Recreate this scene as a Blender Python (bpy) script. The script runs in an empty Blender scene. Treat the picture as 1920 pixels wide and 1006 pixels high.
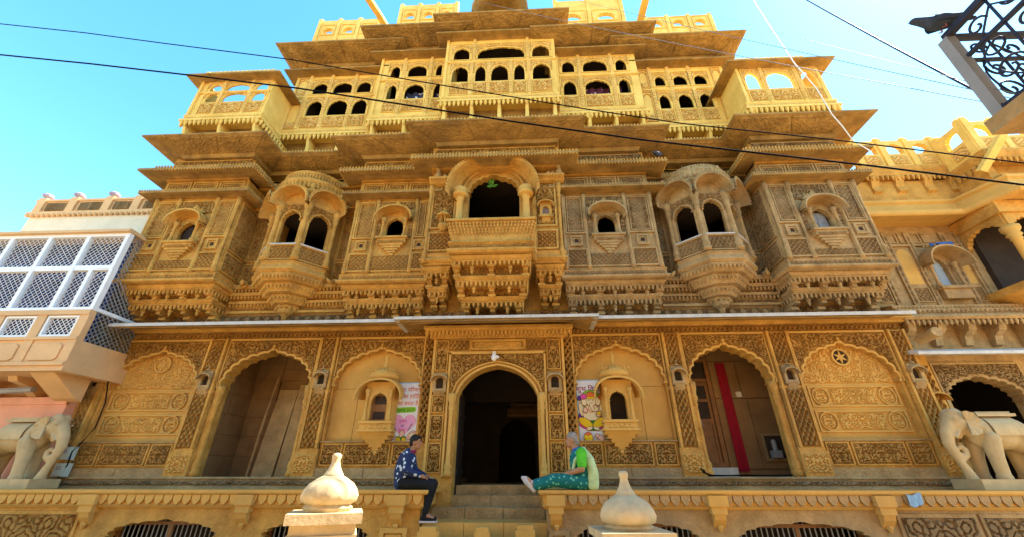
import bpy, math, random
import numpy as np
from mathutils import Matrix, Vector
PI = math.pi
random.seed(7)
rng = np.random.default_rng(7)
S = bpy.context.scene
COL = S.collection

# ------------------------------------------------------------------ camera
TH, YAW = math.radians(27.3), math.radians(2.6)
CAMX, CAMY, CAMZ = .75, -8.7, 1.6
cF = Vector((-math.sin(YAW)*math.cos(TH), math.cos(YAW)*math.cos(TH), math.sin(TH)))
cR = Vector((math.cos(YAW), math.sin(YAW), 0))
cU = cR.cross(cF)
cam = bpy.data.objects.new('camera', bpy.data.cameras.new('camera'))
COL.objects.link(cam)
cam.matrix_world = Matrix(((cR.x, cU.x, -cF.x, CAMX), (cR.y, cU.y, -cF.y, CAMY), (cR.z, cU.z, -cF.z, CAMZ), (0, 0, 0, 1)))
cam.data.sensor_width = 36
cam.data.lens = 755/1920*36
cam.data.clip_start = .05
cam.data.clip_end = 3000
S.camera = cam

# ------------------------------------------------------------------ world, sun, exposure
SUN_EL, SUN_AZ = math.radians(52), math.radians(75)      # azimuth from +y (behind the house) towards +x
wd = bpy.data.worlds.new('World'); S.world = wd; wd.use_nodes = True
nt = wd.node_tree; nt.nodes.clear()
wo = nt.nodes.new('ShaderNodeOutputWorld'); bg = nt.nodes.new('ShaderNodeBackground')
sky = nt.nodes.new('ShaderNodeTexSky'); sky.sky_type = 'NISHITA'; sky.sun_disc = False
sky.sun_elevation = SUN_EL; sky.sun_rotation = SUN_AZ
sky.air_density = 1.0; sky.dust_density = .15; sky.ozone_density = .3; sky.altitude = 200
bg.inputs[1].default_value = .15
hs = nt.nodes.new('ShaderNodeHueSaturation'); hs.inputs['Saturation'].default_value = 1.3; hs.inputs['Hue'].default_value = .485
nt.links.new(sky.outputs[0], hs.inputs['Color']); nt.links.new(hs.outputs[0], bg.inputs[0]); nt.links.new(bg.outputs[0], wo.inputs[0])
sl = bpy.data.lights.new('sun', 'SUN'); sl.energy = 5; sl.angle = math.radians(.5); sl.color = (1, .93, .8)
so = bpy.data.objects.new('sun', sl); COL.objects.link(so)
sd = Vector((math.sin(SUN_AZ)*math.cos(SUN_EL), math.cos(SUN_AZ)*math.cos(SUN_EL), math.sin(SUN_EL)))
so.rotation_euler = sd.to_track_quat('Z', 'Y').to_euler()
so.location = (20, 5, 25)
S.view_settings.view_transform = 'Standard'; S.view_settings.look = 'None'
S.view_settings.exposure = 2.0; S.view_settings.gamma = 1
S.render.engine = 'CYCLES'
S.cycles.max_bounces = 8; S.cycles.diffuse_bounces = 5

# ------------------------------------------------------------------ materials
def mat(name, col, rough=.85, var=.25, scale=3., bump=.15, bscale=40., hue=None, spec=.2, metal=0., stain=None, emit=None, carve=0., cscale=22.):
    m = bpy.data.materials.new(name); m.use_nodes = True
    n = m.node_tree.nodes; l = m.node_tree.links
    b = n['Principled BSDF']; b.inputs['Roughness'].default_value = rough
    b.inputs['Metallic'].default_value = metal
    b.inputs['Specular IOR Level'].default_value = spec
    tc = n.new('ShaderNodeTexCoord')
    base = None
    if var:
        no = n.new('ShaderNodeTexNoise'); no.inputs['Scale'].default_value = scale; no.inputs['Detail'].default_value = 6; no.inputs['Roughness'].default_value = .65
        l.new(tc.outputs['Object'], no.inputs['Vector'])
        r = n.new('ShaderNodeValToRGB'); r.color_ramp.elements[0].position = .3; r.color_ramp.elements[1].position = .72
        c2 = hue or col
        r.color_ramp.elements[0].color = tuple(max(0, c*(1-var)) for c in col) + (1,)
        r.color_ramp.elements[1].color = tuple(min(1, c*(1+var*.6)) for c in c2) + (1,)
        l.new(no.outputs['Fac'], r.inputs['Fac']); base = r.outputs['Color']
        if stain:
            n2 = n.new('ShaderNodeTexNoise'); n2.inputs['Scale'].default_value = .45; n2.inputs['Detail'].default_value = 7; n2.inputs['Roughness'].default_value = .7
            mp = n.new('ShaderNodeMapping'); mp.inputs['Scale'].default_value = (1.2, 1.2, .45)
            l.new(tc.outputs['Object'], mp.inputs['Vector']); l.new(mp.outputs['Vector'], n2.inputs['Vector'])
            r2 = n.new('ShaderNodeValToRGB'); r2.color_ramp.elements[0].position = .5; r2.color_ramp.elements[1].position = .72
            r2.color_ramp.elements[1].color = (.75, .75, .75, 1)
            l.new(n2.outputs['Fac'], r2.inputs['Fac'])
            mx = n.new('ShaderNodeMix'); mx.data_type = 'RGBA'
            l.new(r2.outputs['Color'], mx.inputs['Factor']); l.new(base, mx.inputs['A']); mx.inputs['B'].default_value = stain + (1,)
            base = mx.outputs['Result']
        l.new(base, b.inputs['Base Color'])
    else:
        b.inputs['Base Color'].default_value = col + (1,)
    if bump:
        nb = n.new('ShaderNodeTexNoise'); nb.inputs['Scale'].default_value = bscale; nb.inputs['Detail'].default_value = 5
        l.new(tc.outputs['Object'], nb.inputs['Vector'])
        bu = n.new('ShaderNodeBump'); bu.inputs['Strength'].default_value = bump; bu.inputs['Distance'].default_value = .02
        l.new(nb.outputs['Fac'], bu.inputs['Height']); l.new(bu.outputs['Normal'], b.inputs['Normal'])
        if carve:
            vo = n.new('ShaderNodeTexVoronoi'); vo.inputs['Scale'].default_value = cscale; l.new(tc.outputs['Object'], vo.inputs['Vector'])
            b2 = n.new('ShaderNodeBump'); b2.inputs['Strength'].default_value = carve; b2.inputs['Distance'].default_value = .025; b2.invert = True
            l.new(vo.outputs['Distance'], b2.inputs['Height']); l.new(bu.outputs['Normal'], b2.inputs['Normal']); l.new(b2.outputs['Normal'], b.inputs['Normal'])
    if emit:
        b.inputs['Emission Color'].default_value = emit + (1,); b.inputs['Emission Strength'].default_value = 1
    return m

STONE = mat('golden_sandstone', (.52, .255, .045), hue=(.6, .33, .075), stain=(.31, .165, .05), carve=.45)
SMOOTH = mat('smooth_sandstone', (.63, .355, .085), var=.18, scale=1.6, bump=.06, stain=(.47, .27, .08))
GREY = mat('weathered_sandstone', (.37, .225, .085), hue=(.46, .3, .13), stain=(.22, .15, .085), carve=.45)
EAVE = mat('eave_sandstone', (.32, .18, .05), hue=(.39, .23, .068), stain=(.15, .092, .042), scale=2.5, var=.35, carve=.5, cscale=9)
UPPER = mat('pale_yellow_sandstone', (.78, .5, .105), hue=(.8, .55, .15), stain=(.62, .36, .08), var=.15)
CARVED_FIELD = {'golden_sandstone': mat('carved_field_sandstone', (.35, .17, .035), hue=(.43, .23, .055), stain=(.21, .115, .04), carve=.3, cscale=30),  # darker tone of each stone, for its carved relief faces
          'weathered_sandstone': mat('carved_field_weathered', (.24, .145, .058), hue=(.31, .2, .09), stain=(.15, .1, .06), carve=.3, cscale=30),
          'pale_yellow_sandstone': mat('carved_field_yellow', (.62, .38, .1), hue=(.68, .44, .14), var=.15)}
SLAB = mat('pale_grey_slab', (.55, .52, .47), var=.2, scale=5)
DARKIN = mat('shaded_interior_dark', (.05, .034, .024), var=.3)  # near-black: the shade of closed rooms and openings is put into the colour
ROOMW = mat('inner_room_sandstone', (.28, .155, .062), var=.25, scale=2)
WOODD = mat('old_dark_wood', (.045, .03, .022), var=.4, scale=8, rough=.7)
WOODB = mat('brown_teak', (.25, .11, .035), var=.3, scale=6, rough=.55)
WHITEP = mat('white_paint', (.8, .8, .78), var=.06, rough=.5)
CREAM = mat('cream_plaster', (.72, .62, .45), var=.12, scale=2)
PINKP = mat('salmon_plaster', (.72, .33, .2), var=.15, scale=2)
OCHRE = mat('ochre_plaster', (.68, .42, .2), var=.15, scale=2)
BLACK = mat('black_cable', (.006, .006, .008), var=0, bump=0, rough=.9, spec=.02)
IRON = mat('dark_blue_iron', (.03, .035, .06), var=.2, rough=.5)
GREYM = mat('grey_metal', (.3, .3, .3), var=.15, rough=.45)
MESHIN = mat('dim_blue_interior', (.02, .035, .13), var=.2, bump=0)
COBBLE = mat('street_stone', (.42, .30, .17), var=.3, scale=2)
def flat(name, c, rough=.6): return mat(name, c, var=0, bump=0, rough=rough)

# ------------------------------------------------------------------ mesh tools  (d = distance out of the facade, y = -d)
class MB:
    def __init__(s): s.v = []; s.q = []; s.f = []; s.n = 0; s.pt = []
    def add(s, V, F):
        V = np.asarray(V, float).reshape(-1, 3); n = s.n
        s.v.append(V); s.n += len(V)
        if isinstance(F, np.ndarray): s.q.append(F+n)
        else: s.f.extend([tuple(i+n for i in f) for f in F])
    def box(s, u0, u1, d0, d1, z0, z1, taper=0):
        t = taper
        s.add([(u0+t, -d0, z0), (u1-t, -d0, z0), (u1-t, -d1+t, z0), (u0+t, -d1+t, z0), (u0, -d0, z1), (u1, -d0, z1), (u1, -d1, z1), (u0, -d1, z1)],
              [(0, 1, 2, 3), (7, 6, 5, 4), (0, 4, 5, 1), (1, 5, 6, 2), (2, 6, 7, 3), (3, 7, 4, 0)])
    def grid(s, P):               # P (a,b,3)
        a, b = P.shape[:2]
        i = np.arange(a*b).reshape(a, b)
        F = np.stack([i[:-1, :-1], i[1:, :-1], i[1:, 1:], i[:-1, 1:]], -1).reshape(-1, 4)
        s.add(P.reshape(-1, 3), F)
    def sweep(s, path, prof, closed=True):
        Q = [[(p[0], p[1], z) for p in offs(path, o)] for o, z in prof]     # prof x path
        n, m = len(prof), len(path)
        V = [q for r in Q for q in r]; F = []
        for i in range(n if closed else n-1):
            j = (i+1) % n
            for k in range(m-1): F.append((i*m+k, i*m+k+1, j*m+k+1, j*m+k))
        if closed:
            F.append(tuple(i*m for i in range(n))); F.append(tuple(i*m+m-1 for i in range(n))[::-1])
        s.add(V, F)
    def drops(s, path, out, z, sp=.09, r=.03, h=.1, n=5):
        P = offs(path, out)
        ring = [(.55, 0), (1, -.35), (.62, -.72), (.12, -1.05)]
        for (ax, ay), (bx, by) in zip(P[:-1], P[1:]):
            L = math.hypot(bx-ax, by-ay); k = max(1, int(L/sp))
            for i in range(k):
                t = (i+.5)/k; s.lathe(ax+(bx-ax)*t, -(ay+(by-ay)*t), [(r*a, z+h*b) for a, b in ring], n)
    def lathe(s, u, d, prof, n=10, ph=0., sx=1., cap=True):
        V = [(u+r*math.cos(ph+2*PI*k/n)*sx, -d+r*math.sin(ph+2*PI*k/n), z) for r, z in prof for k in range(n)]
        F = [(i*n+k, i*n+(k+1) % n, (i+1)*n+(k+1) % n, (i+1)*n+k) for i in range(len(prof)-1) for k in range(n)]
        if cap: F += [tuple(range(n))[::-1], tuple((len(prof)-1)*n+k for k in range(n))]
        s.add(V, F)
    def column(s, u, d, z0, z1, r, n=10, cap=1.9):
        h = z1-z0
        s.lathe(u, d, [(r*1.7, z0), (r*1.7, z0+h*.05), (r*1.3, z0+h*.07), (r*1.6, z0+h*.1), (r*1.55, z0+h*.13), (r*1.05, z0+h*.17), (r*1.1, z0+h*.2), (r, z0+h*.22), (r*.9, z0+h*.72),
                       (r*1.2, z0+h*.74), (r*.95, z0+h*.77), (r*1.5, z0+h*.82), (r*1.15, z0+h*.86), (r*cap, z0+h*.93), (r*cap, z1)], n)
    def tube(s, pts, r, n=6, cap=True):
        pts = [Vector(p) for p in pts]; V = []; F = []
        for i, p in enumerate(pts):
            t = (pts[min(i+1, len(pts)-1)]-pts[max(i-1, 0)]).normalized()
            a = t.cross(Vector((0, 0, 1)) if abs(t.z) < .95 else Vector((1, 0, 0))).normalized(); b = t.cross(a)
            rr = r[i] if isinstance(r, (list, tuple)) else r
            V += [tuple(p+(a*math.cos(2*PI*k/n)+b*math.sin(2*PI*k/n))*rr) for k in range(n)]
        for i in range(len(pts)-1):
            F += [(i*n+k, i*n+(k+1) % n, (i+1)*n+(k+1) % n, (i+1)*n+k) for k in range(n)]
        if cap: F += [tuple(range(n))[::-1], tuple((len(pts)-1)*n+k for k in range(n))]
        s.add(V, F)
    def prism(s, poly, u0, u1):        # poly of (d,z) pushed along u
        n = len(poly)
        V = [(u0, -d, z) for d, z in poly]+[(u1, -d, z) for d, z in poly]
        s.add(V, [tuple(range(n)), tuple(range(2*n-1, n-1, -1))]+[(i, (i+1) % n, n+(i+1) % n, n+i) for i in range(n)])
    def plate(s, poly, d0, d1):        # poly of (u,z) with thickness
        n = len(poly)
        V = [(u, -d0, z) for u, z in poly]+[(u, -d1, z) for u, z in poly]
        s.add(V, [tuple(range(n)), tuple(range(2*n-1, n-1, -1))]+[(i, (i+1) % n, n+(i+1) % n, n+i) for i in range(n)])
    def frame(s, u0, u1, z0, z1, w, d0, d1):
        s.box(u0, u0+w, d0, d1, z0, z1); s.box(u1-w, u1, d0, d1, z0, z1)
        s.box(u0+w, u1-w, d0, d1-.002, z0, z0+w); s.box(u0+w, u1-w, d0, d1-.002, z1-w, z1)
    def relief(s, u0, u1, z0, z1, d, amp, pat, cell=.0155, flip=False):
        nu, nz = max(3, int((u1-u0)/cell)), max(3, int((z1-z0)/cell))
        U, Z = np.meshgrid(np.linspace(u0, u1, nu+1), np.linspace(z0, z1, nz+1), indexing='ij')
        H = PATS[pat](U-(u0+u1)/2, Z-(z0+z1)/2)
        H[0] = H[-1] = 0; H[:, 0] = H[:, -1] = 0
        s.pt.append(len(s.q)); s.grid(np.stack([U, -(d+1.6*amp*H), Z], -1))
    def spandrel(s, C, zt, ul, ur, d, amp, pat, nv=12, gap=.03):
        C = np.array(C); L = np.concatenate([[0], np.cumsum(np.hypot(*np.diff(C, axis=0).T))]); n = int(L[-1]/.015)
        t = np.linspace(0, L[-1], n); C = np.stack([np.interp(t, L, C[:, 0]), np.interp(t, L, C[:, 1])], -1)
        cu = (C[0, 0]+C[-1, 0])/2; cz = min(C[0, 1], C[-1, 1])
        C = C+np.stack([np.sign(C[:, 0]-cu)*gap*np.minimum(1, abs(C[:, 0]-cu)/.1), np.full(n, gap)], -1)
        T = np.array(raybox(C, cu, cz-.01, ul, ur, zt))
        nv = max(6, int(np.percentile(np.hypot(*(T-C).T), 80)/.016)); t = np.linspace(0, 1, nv+1)[None, :, None]
        Q = C[:, None]*(1-t)+T[:, None]*t
        H = PATS[pat](Q[..., 0]-cu, Q[..., 1]-cz); H[0] = H[-1] = 0; H[:, 0] = H[:, -1] = 0
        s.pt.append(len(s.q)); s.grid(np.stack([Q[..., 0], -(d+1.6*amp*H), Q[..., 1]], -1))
    def archplate(s, u0, u1, z0, z1, cx, hw, zo, zs, za, d, th, kind='cusp', n=9, c=.1, pts=None):
        C = arch(cx, hw, zs, za, kind, n, c)
        db = d-th
        s.box(u0, cx-hw, db, d, z0, z1); s.box(cx+hw, u1, db, d, z0, z1)
        if zo > z0+.001: s.box(cx-hw, cx+hw, db, d, z0, zo)
        m = len(C); T = raybox(C, cx, zs, cx-hw, cx+hw, z1)
        V = [(u, -d, z) for u, z in C]+[(u, -d, z) for u, z in T]+[(u, -db, z) for u, z in C]+[(u, -db, z) for u, z in T]
        F = []
        for i in range(m-1):
            F += [(i, i+1, m+i+1, m+i), (2*m+i+1, 2*m+i, 3*m+i, 3*m+i+1), (i+1, i, 2*m+i, 2*m+i+1)]
        s.add(V, F)
        return C
    def archtrim(s, C, d, w, t):      # a raised roll along an arch curve
        C = np.array(C); cu = C[:, 0].mean(); cz = C[:, 1].min()
        D = C-np.array([cu, cz-.3]); D /= np.linalg.norm(D, axis=1)[:, None]
        O = C+D*w
        P = np.stack([np.stack([C[:, 0], np.full(len(C), -d), C[:, 1]], -1), np.stack([C[:, 0], np.full(len(C), -d-t), C[:, 1]], -1),
                      np.stack([O[:, 0], np.full(len(C), -d-t), O[:, 1]], -1), np.stack([O[:, 0], np.full(len(C), -d), O[:, 1]], -1)], 1)
        s.grid(P)
    def hood(s, cx, hw, zs, rise, d0, d1, droop, t=.035, n=14, tail=.0):
        a = np.linspace(0, PI, n)
        u = -np.cos(a)*hw; z = np.sin(a)**.8*rise
        def ring(k, dd, dz): return np.stack([cx+u*k, np.full(n, -dd), zs+z*k+dz-tail*(abs(u)/hw)**4], -1)
        P = np.stack([ring(.86, d0, 0), ring(.95, (d0+d1)/2, -droop*.3), ring(1, d1, -droop), ring(1.04, d1, -droop+t), ring(1.0, (d0+d1)/2, -droop*.3+t*1.6), ring(.92, d0, t*2)], 0)
        s.grid(P)
    def soffit(s, path, o0, z0, o1, z1, amp, pat='bold', cell=.024, slab=1.15):
        A, B_ = offs(path, o0), offs(path, o1)
        for (a0, a1, b0, b1) in zip(A[:-1], A[1:], B_[:-1], B_[1:]):
            L = math.hypot(a1[0]-a0[0], a1[1]-a0[1]); k = max(1, round(L/slab)); nv = max(4, int((o1-o0)/cell))
            for i in range(k):
                nu = max(4, int(L/k/cell)); t = np.linspace((i+.012)/k, (i+.988)/k, nu)[:, None]; v = np.linspace(0, 1, nv)[None]
                ix = lambda p, q, r, w: (p*(1-t)+q*t)*(1-v)+(r*(1-t)+w*t)*v
                X, Y = ix(a0[0], a1[0], b0[0], b1[0]), ix(a0[1], a1[1], b0[1], b1[1]); Zz = z0+(z1-z0)*v+0*t
                H = PATS[pat](t*L+0*v+a0[0], v*(o1-o0)+0*t); H[0] = H[-1] = 0; H[:, 0] = H[:, -1] = 0
                s.grid(np.stack([X, Y, Zz-.006-amp*H], -1))
    def jali(s, u0, u1, z0, z1, d0, d1, sp, w, frame=0.):     # diagonal lattice of real bars
        W_, H_ = u1-u0, z1-z0
        for sg in (1, -1):
            k = -H_
            while k < W_:
                a, b = max(k, 0), min(k+H_, W_)
                if b-a > w:
                    ya, yb = a-k, b-k
                    if sg < 0: ya, yb = H_-ya, H_-yb
                    q = w*.7
                    dd = d1 if sg > 0 else d1-.004
                    p = [(u0+a, z0+ya), (u0+b, z0+yb)]
                    V = []
                    for (pu, pz) in p:
                        for e in (-q, q):
                            V += [(min(max(pu+e, u0), u1), -d0, pz), (min(max(pu+e, u0), u1), -dd, pz)]
                    s.add(V, [(1, 3, 7, 5), (0, 1, 5, 4), (2, 6, 7, 3)])
                k += sp
    def build(s, name, m, parent=None, kind=None, smooth=False, M=None, loc=None):
        V = np.concatenate(s.v) if s.v else np.zeros((0, 3))
        if M is not None:
            A = np.array(M); V = V@A[:3, :3].T+A[:3, 3]
        F = list(s.f)
        for q in s.q: F += q.tolist()
        me = bpy.data.meshes.new(name); me.from_pydata(V.tolist(), [], F); me.update()
        if smooth: me.polygons.foreach_set('use_smooth', [True]*len(me.polygons))
        me.materials.append(m)
        if s.pt and m.name in CARVED_FIELD:
            me.materials.append(CARVED_FIELD[m.name]); idx = [0]*len(s.f)
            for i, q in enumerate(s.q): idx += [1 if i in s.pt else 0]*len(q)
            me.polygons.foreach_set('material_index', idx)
        o = bpy.data.objects.new(name, me); COL.objects.link(o)
        if loc: o.location = loc
        if parent: o.parent = parent
        if kind: o['kind'] = kind
        return o

def offs(path, o):
    n = len(path); N = []
    for (ax, ay), (bx, by) in zip(path[:-1], path[1:]):
        L = math.hypot(bx-ax, by-ay); N.append(((by-ay)/L, -(bx-ax)/L))
    R = []
    for i, (x, y) in enumerate(path):
        if i == 0: nx, ny = N[0]; k = 1
        elif i == n-1: nx, ny = N[-1]; k = 1
        else:
            nx, ny = N[i-1][0]+N[i][0], N[i-1][1]+N[i][1]; k = 2/(nx*nx+ny*ny) if nx*nx+ny*ny > 1e-6 else 1
        R.append((x+nx*o*k, y+ny*o*k))
    return R

def raybox(C, cx, zc, u0, u1, z1):
    T = []
    for u, z in C:
        du, dz = u-cx, max(z-zc, 0)
        k = 1e9
        if dz > 1e-9: k = min(k, (z1-zc)/dz)
        if du > 1e-9: k = min(k, (u1-cx)/du)
        if du < -1e-9: k = min(k, (u0-cx)/du)
        T.append((cx+du*k, zc+dz*k))
    for c in ((u0, z1), (u1, z1)):
        i = min(range(1, len(T)-1), key=lambda j: (T[j][0]-c[0])**2+(T[j][1]-c[1])**2); T[i] = c
    return T

def arch(cx, hw, zs, za, kind='cusp', n=9, c=.1):
    P = [(cx-hw, zs)]
    if kind == 'ogee':
        for i in range(1, 24):
            t = i/12-1; x = t*hw; a = abs(t)
            h = (1-a**2.6)**.75*.86+.14*(1-a)**1.6
            P.append((cx+x*(1 if a < .93 else .97), zs+(za-zs)*h))
    elif kind == 'round':
        for i in range(1, 16):
            a = PI*i/16; P.append((cx-hw*math.cos(a), zs+(za-zs)*math.sin(a)))
    else:
        m = n*5
        for i in range(0, m+1):
            a = PI*i/m; r = 1-c*(1-abs(math.sin(n*a))**.7)
            e = 1+.10*max(0, 1-abs(a-PI/2)/.22)         # little point at the apex
            P.append((cx-hw*math.cos(a)*r, zs+(za-zs)*math.sin(a)**.9*r*e/1.1))
    P.append((cx+hw, zs))
    return P

# carved patterns: height fields in metres -> 0..1
def _band(n, f0, f1, seed):
    r = np.random.default_rng(seed).standard_normal((n, n)); F = np.fft.fft2(r)
    k = np.fft.fftfreq(n)*n; K = np.hypot(k[:, None], k[None]); F[(K < f0) | (K > f1)] = 0
    a = np.real(np.fft.ifft2(F)); return a/a.std()
def _samp(A, per):
    n = A.shape[0]
    def g(U, Z): return A[(np.abs(U)/per*n).astype(int) % n, (np.floor((Z+50)/per*n)).astype(int) % n]
    return g
def _ss(x, a, b):
    t = np.clip((x-a)/(b-a), 0, 1); return t*t*(3-2*t)
PATS = {}
PATS['scroll'] = _samp(_ss(np.abs(_band(160, 7, 10, 3)), .28, .55), .68)
PATS['fine'] = _samp(_ss(np.abs(_band(160, 11, 14, 5)), .25, .5), .85)
PATS['bold'] = _samp(_ss(np.abs(_band(160, 5, 8, 9)), .3, .6), 1.0)
PATS['diaper'] = lambda U, Z: _ss(np.cos(U*2*PI/.11)*np.cos(Z*2*PI/.11), -.15, .3)
PATS['lattice'] = lambda U, Z: 1-_ss(np.minimum(np.abs(np.sin((U+Z*.62)*PI/.1)), np.abs(np.sin((U-Z*.62)*PI/.1))), .38, .62)
PATS['beads'] = lambda U, Z: _ss(np.cos(U*2*PI/.07), -.2, .5)
def _ros(p):
    def g(U, Z):
        u = (U+50*p) % p-p/2; r = np.hypot(u, Z)/(p/2); a = np.arctan2(Z, u)
        pet = _ss(.72-.2*np.abs(np.cos(4*a))-r, -.08, .08)*_ss(r, .12, .24)+_ss(.14-r, -.04, .04)
        ring = _ss(np.abs(r-.86), .16, .06) if False else 1-_ss(np.abs(r-.86), .06, .13)
        return np.clip(pet+ring, 0, 1)
    return g
PATS['rosette'] = _ros(.24)
PATS['bigros'] = _ros(.5)
def _niche(U, Z):              # a tall cusped niche filled with small flowers
    z = Z-.38; w = .13*np.sqrt(np.clip(1-np.clip(z/.16, 0, 1)**2, 0, 1)); w = np.where(z > .16, 0, w)*(1+.12*np.abs(np.sin(z*60)))
    inside = _ss(w-np.abs(U), -.005, .012)
    return inside*.45*PATS['diaper'](U, Z)+(1-inside)*PATS['fine'](U, Z)
PATS['niche'] = _niche

def tag(o, label=None, cat=None, group=None, kind=None):
    if label: o['label'] = label
    if cat: o['category'] = cat
    if group: o['group'] = group
    if kind: o['kind'] = kind
    return o
def empty(name, loc=(0, 0, 0), rz=0):
    o = bpy.data.objects.new(name, None); COL.objects.link(o); o.location = loc; o.rotation_euler = (0, 0, rz); o.empty_display_size = .2
    return o
def mk(name, m, parent, fn, kind=None, smooth=False, M=None):
    b = MB(); fn(b); return b.build(name, m, parent, kind, smooth, M)
def eavep(z, out, rise=.05, t=.05, top=.3):
    return [(-.06, z+rise-.06), (out*.3, z+rise*.6-.02), (out*.7, z-.015), (out-.03, z-.02), (out, z-.02), (out, z+t), (out*.3, z+t+top*.55), (-.06, z+t+top)]
# ================================================================== street and terrace
b = MB(); b.add([(-300, -300, 0), (300, -300, 0), (300, 300, 0), (-300, 300, 0)], [(0, 1, 2, 3)])
street = b.build('street', COBBLE); street['kind'] = 'structure'

terr = empty('terrace', (0, -.5, 0)); terr['kind'] = 'structure'
TD = .5     # children of the terrace are written in world coordinates; the empty sits at y=-.5
def tmk(name, m, fn, kind=None, smooth=False):
    return mk(name, m, terr, fn, kind, smooth, Matrix.Translation((0, .5, 0)))
def terrace_side(segs, end, sgn):
    def body(b):
        for (a, c, w) in segs:
            if w: b.archplate(a, c, 0, 1.18, (w[0]+w[1])/2, (w[1]-w[0])/2, .28, .72, .97, 1.0, .16, 'cusp', 9, .07)
            else: b.box(a, c, .84, 1.0, 0, 1.18)
        lo, hi = min(s_[0] for s_ in segs), max(s_[1] for s_ in segs)
        b.box(lo, hi, -.25, .8395, 1.12, 1.38)
        if sgn > 0: b.box(lo, lo+.2, -.25, .8395, 0, 1.12)
        else: b.box(hi-.2, hi, -.25, .8395, 0, 1.12)
    tmk('terrace_wall', STONE if sgn < 0 else GREY, body)
    lo, hi = min(s_[0] for s_ in segs), max(s_[1] for s_ in segs)
    path = [(lo, -1.0), (hi, -1.0), (hi, .2)] if sgn < 0 else [(lo, .2), (lo, -1.0), (hi, -1.0)]
    tmk('terrace_edge', SMOOTH, lambda b: b.sweep(path, [(-.3, 1.405), (.13, 1.405), (.13, 1.36), (.105, 1.335), (.05, 1.33), (.05, 1.19), (.075, 1.17), (.03, 1.13), (-.1, 1.13)]))
    # lotus petals, one mesh shared by all
    pm = MB(); w = .075
    pm.plate([(-w, 0), (-w*.95, -.07), (-w*.55, -.115), (0, -.15), (w*.55, -.115), (w*.95, -.07), (w, 0)], 0, .045)
    first = None; x = lo+.1
    while x < hi-.05:
        if first is None:
            first = pm.build('petal', SMOOTH if sgn < 0 else GREY, terr); o = first
        else:
            o = first.copy(); COL.objects.link(o)
        o.location = (x, -1.051+.5, 1.331); x += .165
    for (a, c, w) in segs:
        if not w: continue
        def grille(b):
            k = w[0]+.04
            while k < w[1]: b.lathe(k, .8, [(.011, .3), (.011, .97)], 6); k += .085
        tmk('iron_grille', GREYM, grille)
        def wf(b):
            b.frame(w[0]+.02, w[1]-.02, .29, .92, .05, .76, .83); m = (w[0]+w[1])/2; b.box(m-.03, m+.03, .765, .825, .34, .87)
        tmk('window_frame', WOODB, wf)
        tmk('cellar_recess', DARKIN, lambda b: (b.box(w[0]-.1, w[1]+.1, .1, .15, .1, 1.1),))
    for bx in ([-6.82, -4.09, -1.5] if sgn < 0 else [1.12, 3.7, 6.28]):
        def br(b):
            b.box(bx-.15, bx+.15, .98, 1.165, 1.18, 1.333); b.box(bx-.12, bx+.12, .98, 1.14, 1.07, 1.18, .0)
            b.prism([(.98, 1.07), (1.13, 1.07), (1.1, .99), (1.02, .9), (.98, .86)], bx-.09, bx+.09)
            b.lathe(bx, 1.03, [(.03, .92), (.05, .89), (.03, .85), (.01, .82)], 8)
        tmk('hanging_bracket', SMOOTH, br)
terrace_side([(-11.5, -6.9, None), (-6.9, -4.15, (-6.4, -4.5)), (-4.15, -1.12, (-3.75, -1.95))], -1.12, -1)
terrace_side([(.97, 3.65, (1.43, 3.37)), (3.65, 6.3, (3.96, 6.0)), (6.3, 11.5, None)], .97, 1)
# carved panels on the low wall at both ends
for (a, c) in ((-8.6, -7.0), (6.5, 7.6), (7.75, 8.6)):
    tmk('carved_panel', STONE if a < 0 else GREY, lambda b: (b.relief(a, c, .45, 1.03, 1.003, .03, 'bold'), b.frame(a-.05, c+.05, .4, 1.08, .05, 1.0, 1.03)))
tmk('niche_block', SMOOTH, lambda b: (b.frame(-1.75, -1.3, .3, .86, .07, 1.0, 1.05), b.frame(-1.66, -1.39, .3, .77, .06, 1.0, 1.03)))
tmk('niche_block', GREY, lambda b: (b.frame(.99, 1.32, .3, .84, .07, 1.0, 1.05), b.frame(1.07, 1.24, .3, .76, .05, 1.0, 1.03)))

stairs = empty('stairs', (0, 0, 0)); stairs['kind'] = 'structure'
for (y0, y1, z0, z1, xa, xb) in ((.45, 1.3, 1.0, 1.46, -1.0, .95), (.08, .46, .8, 1.29, -1.02, .96), (-.3, .09, .6, 1.11, -1.1, .96), (-.95, -.29, .4, .93, -1.1, .97),
                                 (-1.35, -.94, .2, .74, -1.12, .97), (-1.75, -1.34, 0, .5, -1.2, 1.0), (-2.15, -1.74, 0, .25, -1.2, 1.0)):
    n = 3 if y0 < -.2 else 2; e = [xa]+[xa+(xb-xa)*(k+random.uniform(-.12, .12))/n for k in range(1, n)]+[xb]
    for k in range(n):
        mk('step_block', GREY if y0 > -.5 else SMOOTH, stairs, lambda b: b.box(e[k]+.004, e[k+1]-.004, -y1, -y0-random.uniform(0, .03), z0, z1-random.uniform(0, .012)))
for (x, w, h) in ((-.05, .12, .9), (.62, .15, .93), (-.9, .16, .9)):
    mk('guard_stone', SMOOTH, stairs, lambda b: (b.box(x-w, x+w, 1.1, 1.34, .73, h-.06), b.box(x-w*.85, x+w*.85, 1.12, 1.32, h-.06, h)))

# ================================================================== the mansion
HV = empty('haveli', (0, 0, 0))
tag(HV, 'large golden sandstone mansion covered in carving, with overhanging bays and eaves', 'mansion')
def hv(name, m, fn, kind=None, parent=None, smooth=False, M=None): return mk(name, m, parent or HV, fn, kind, smooth, M)

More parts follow.
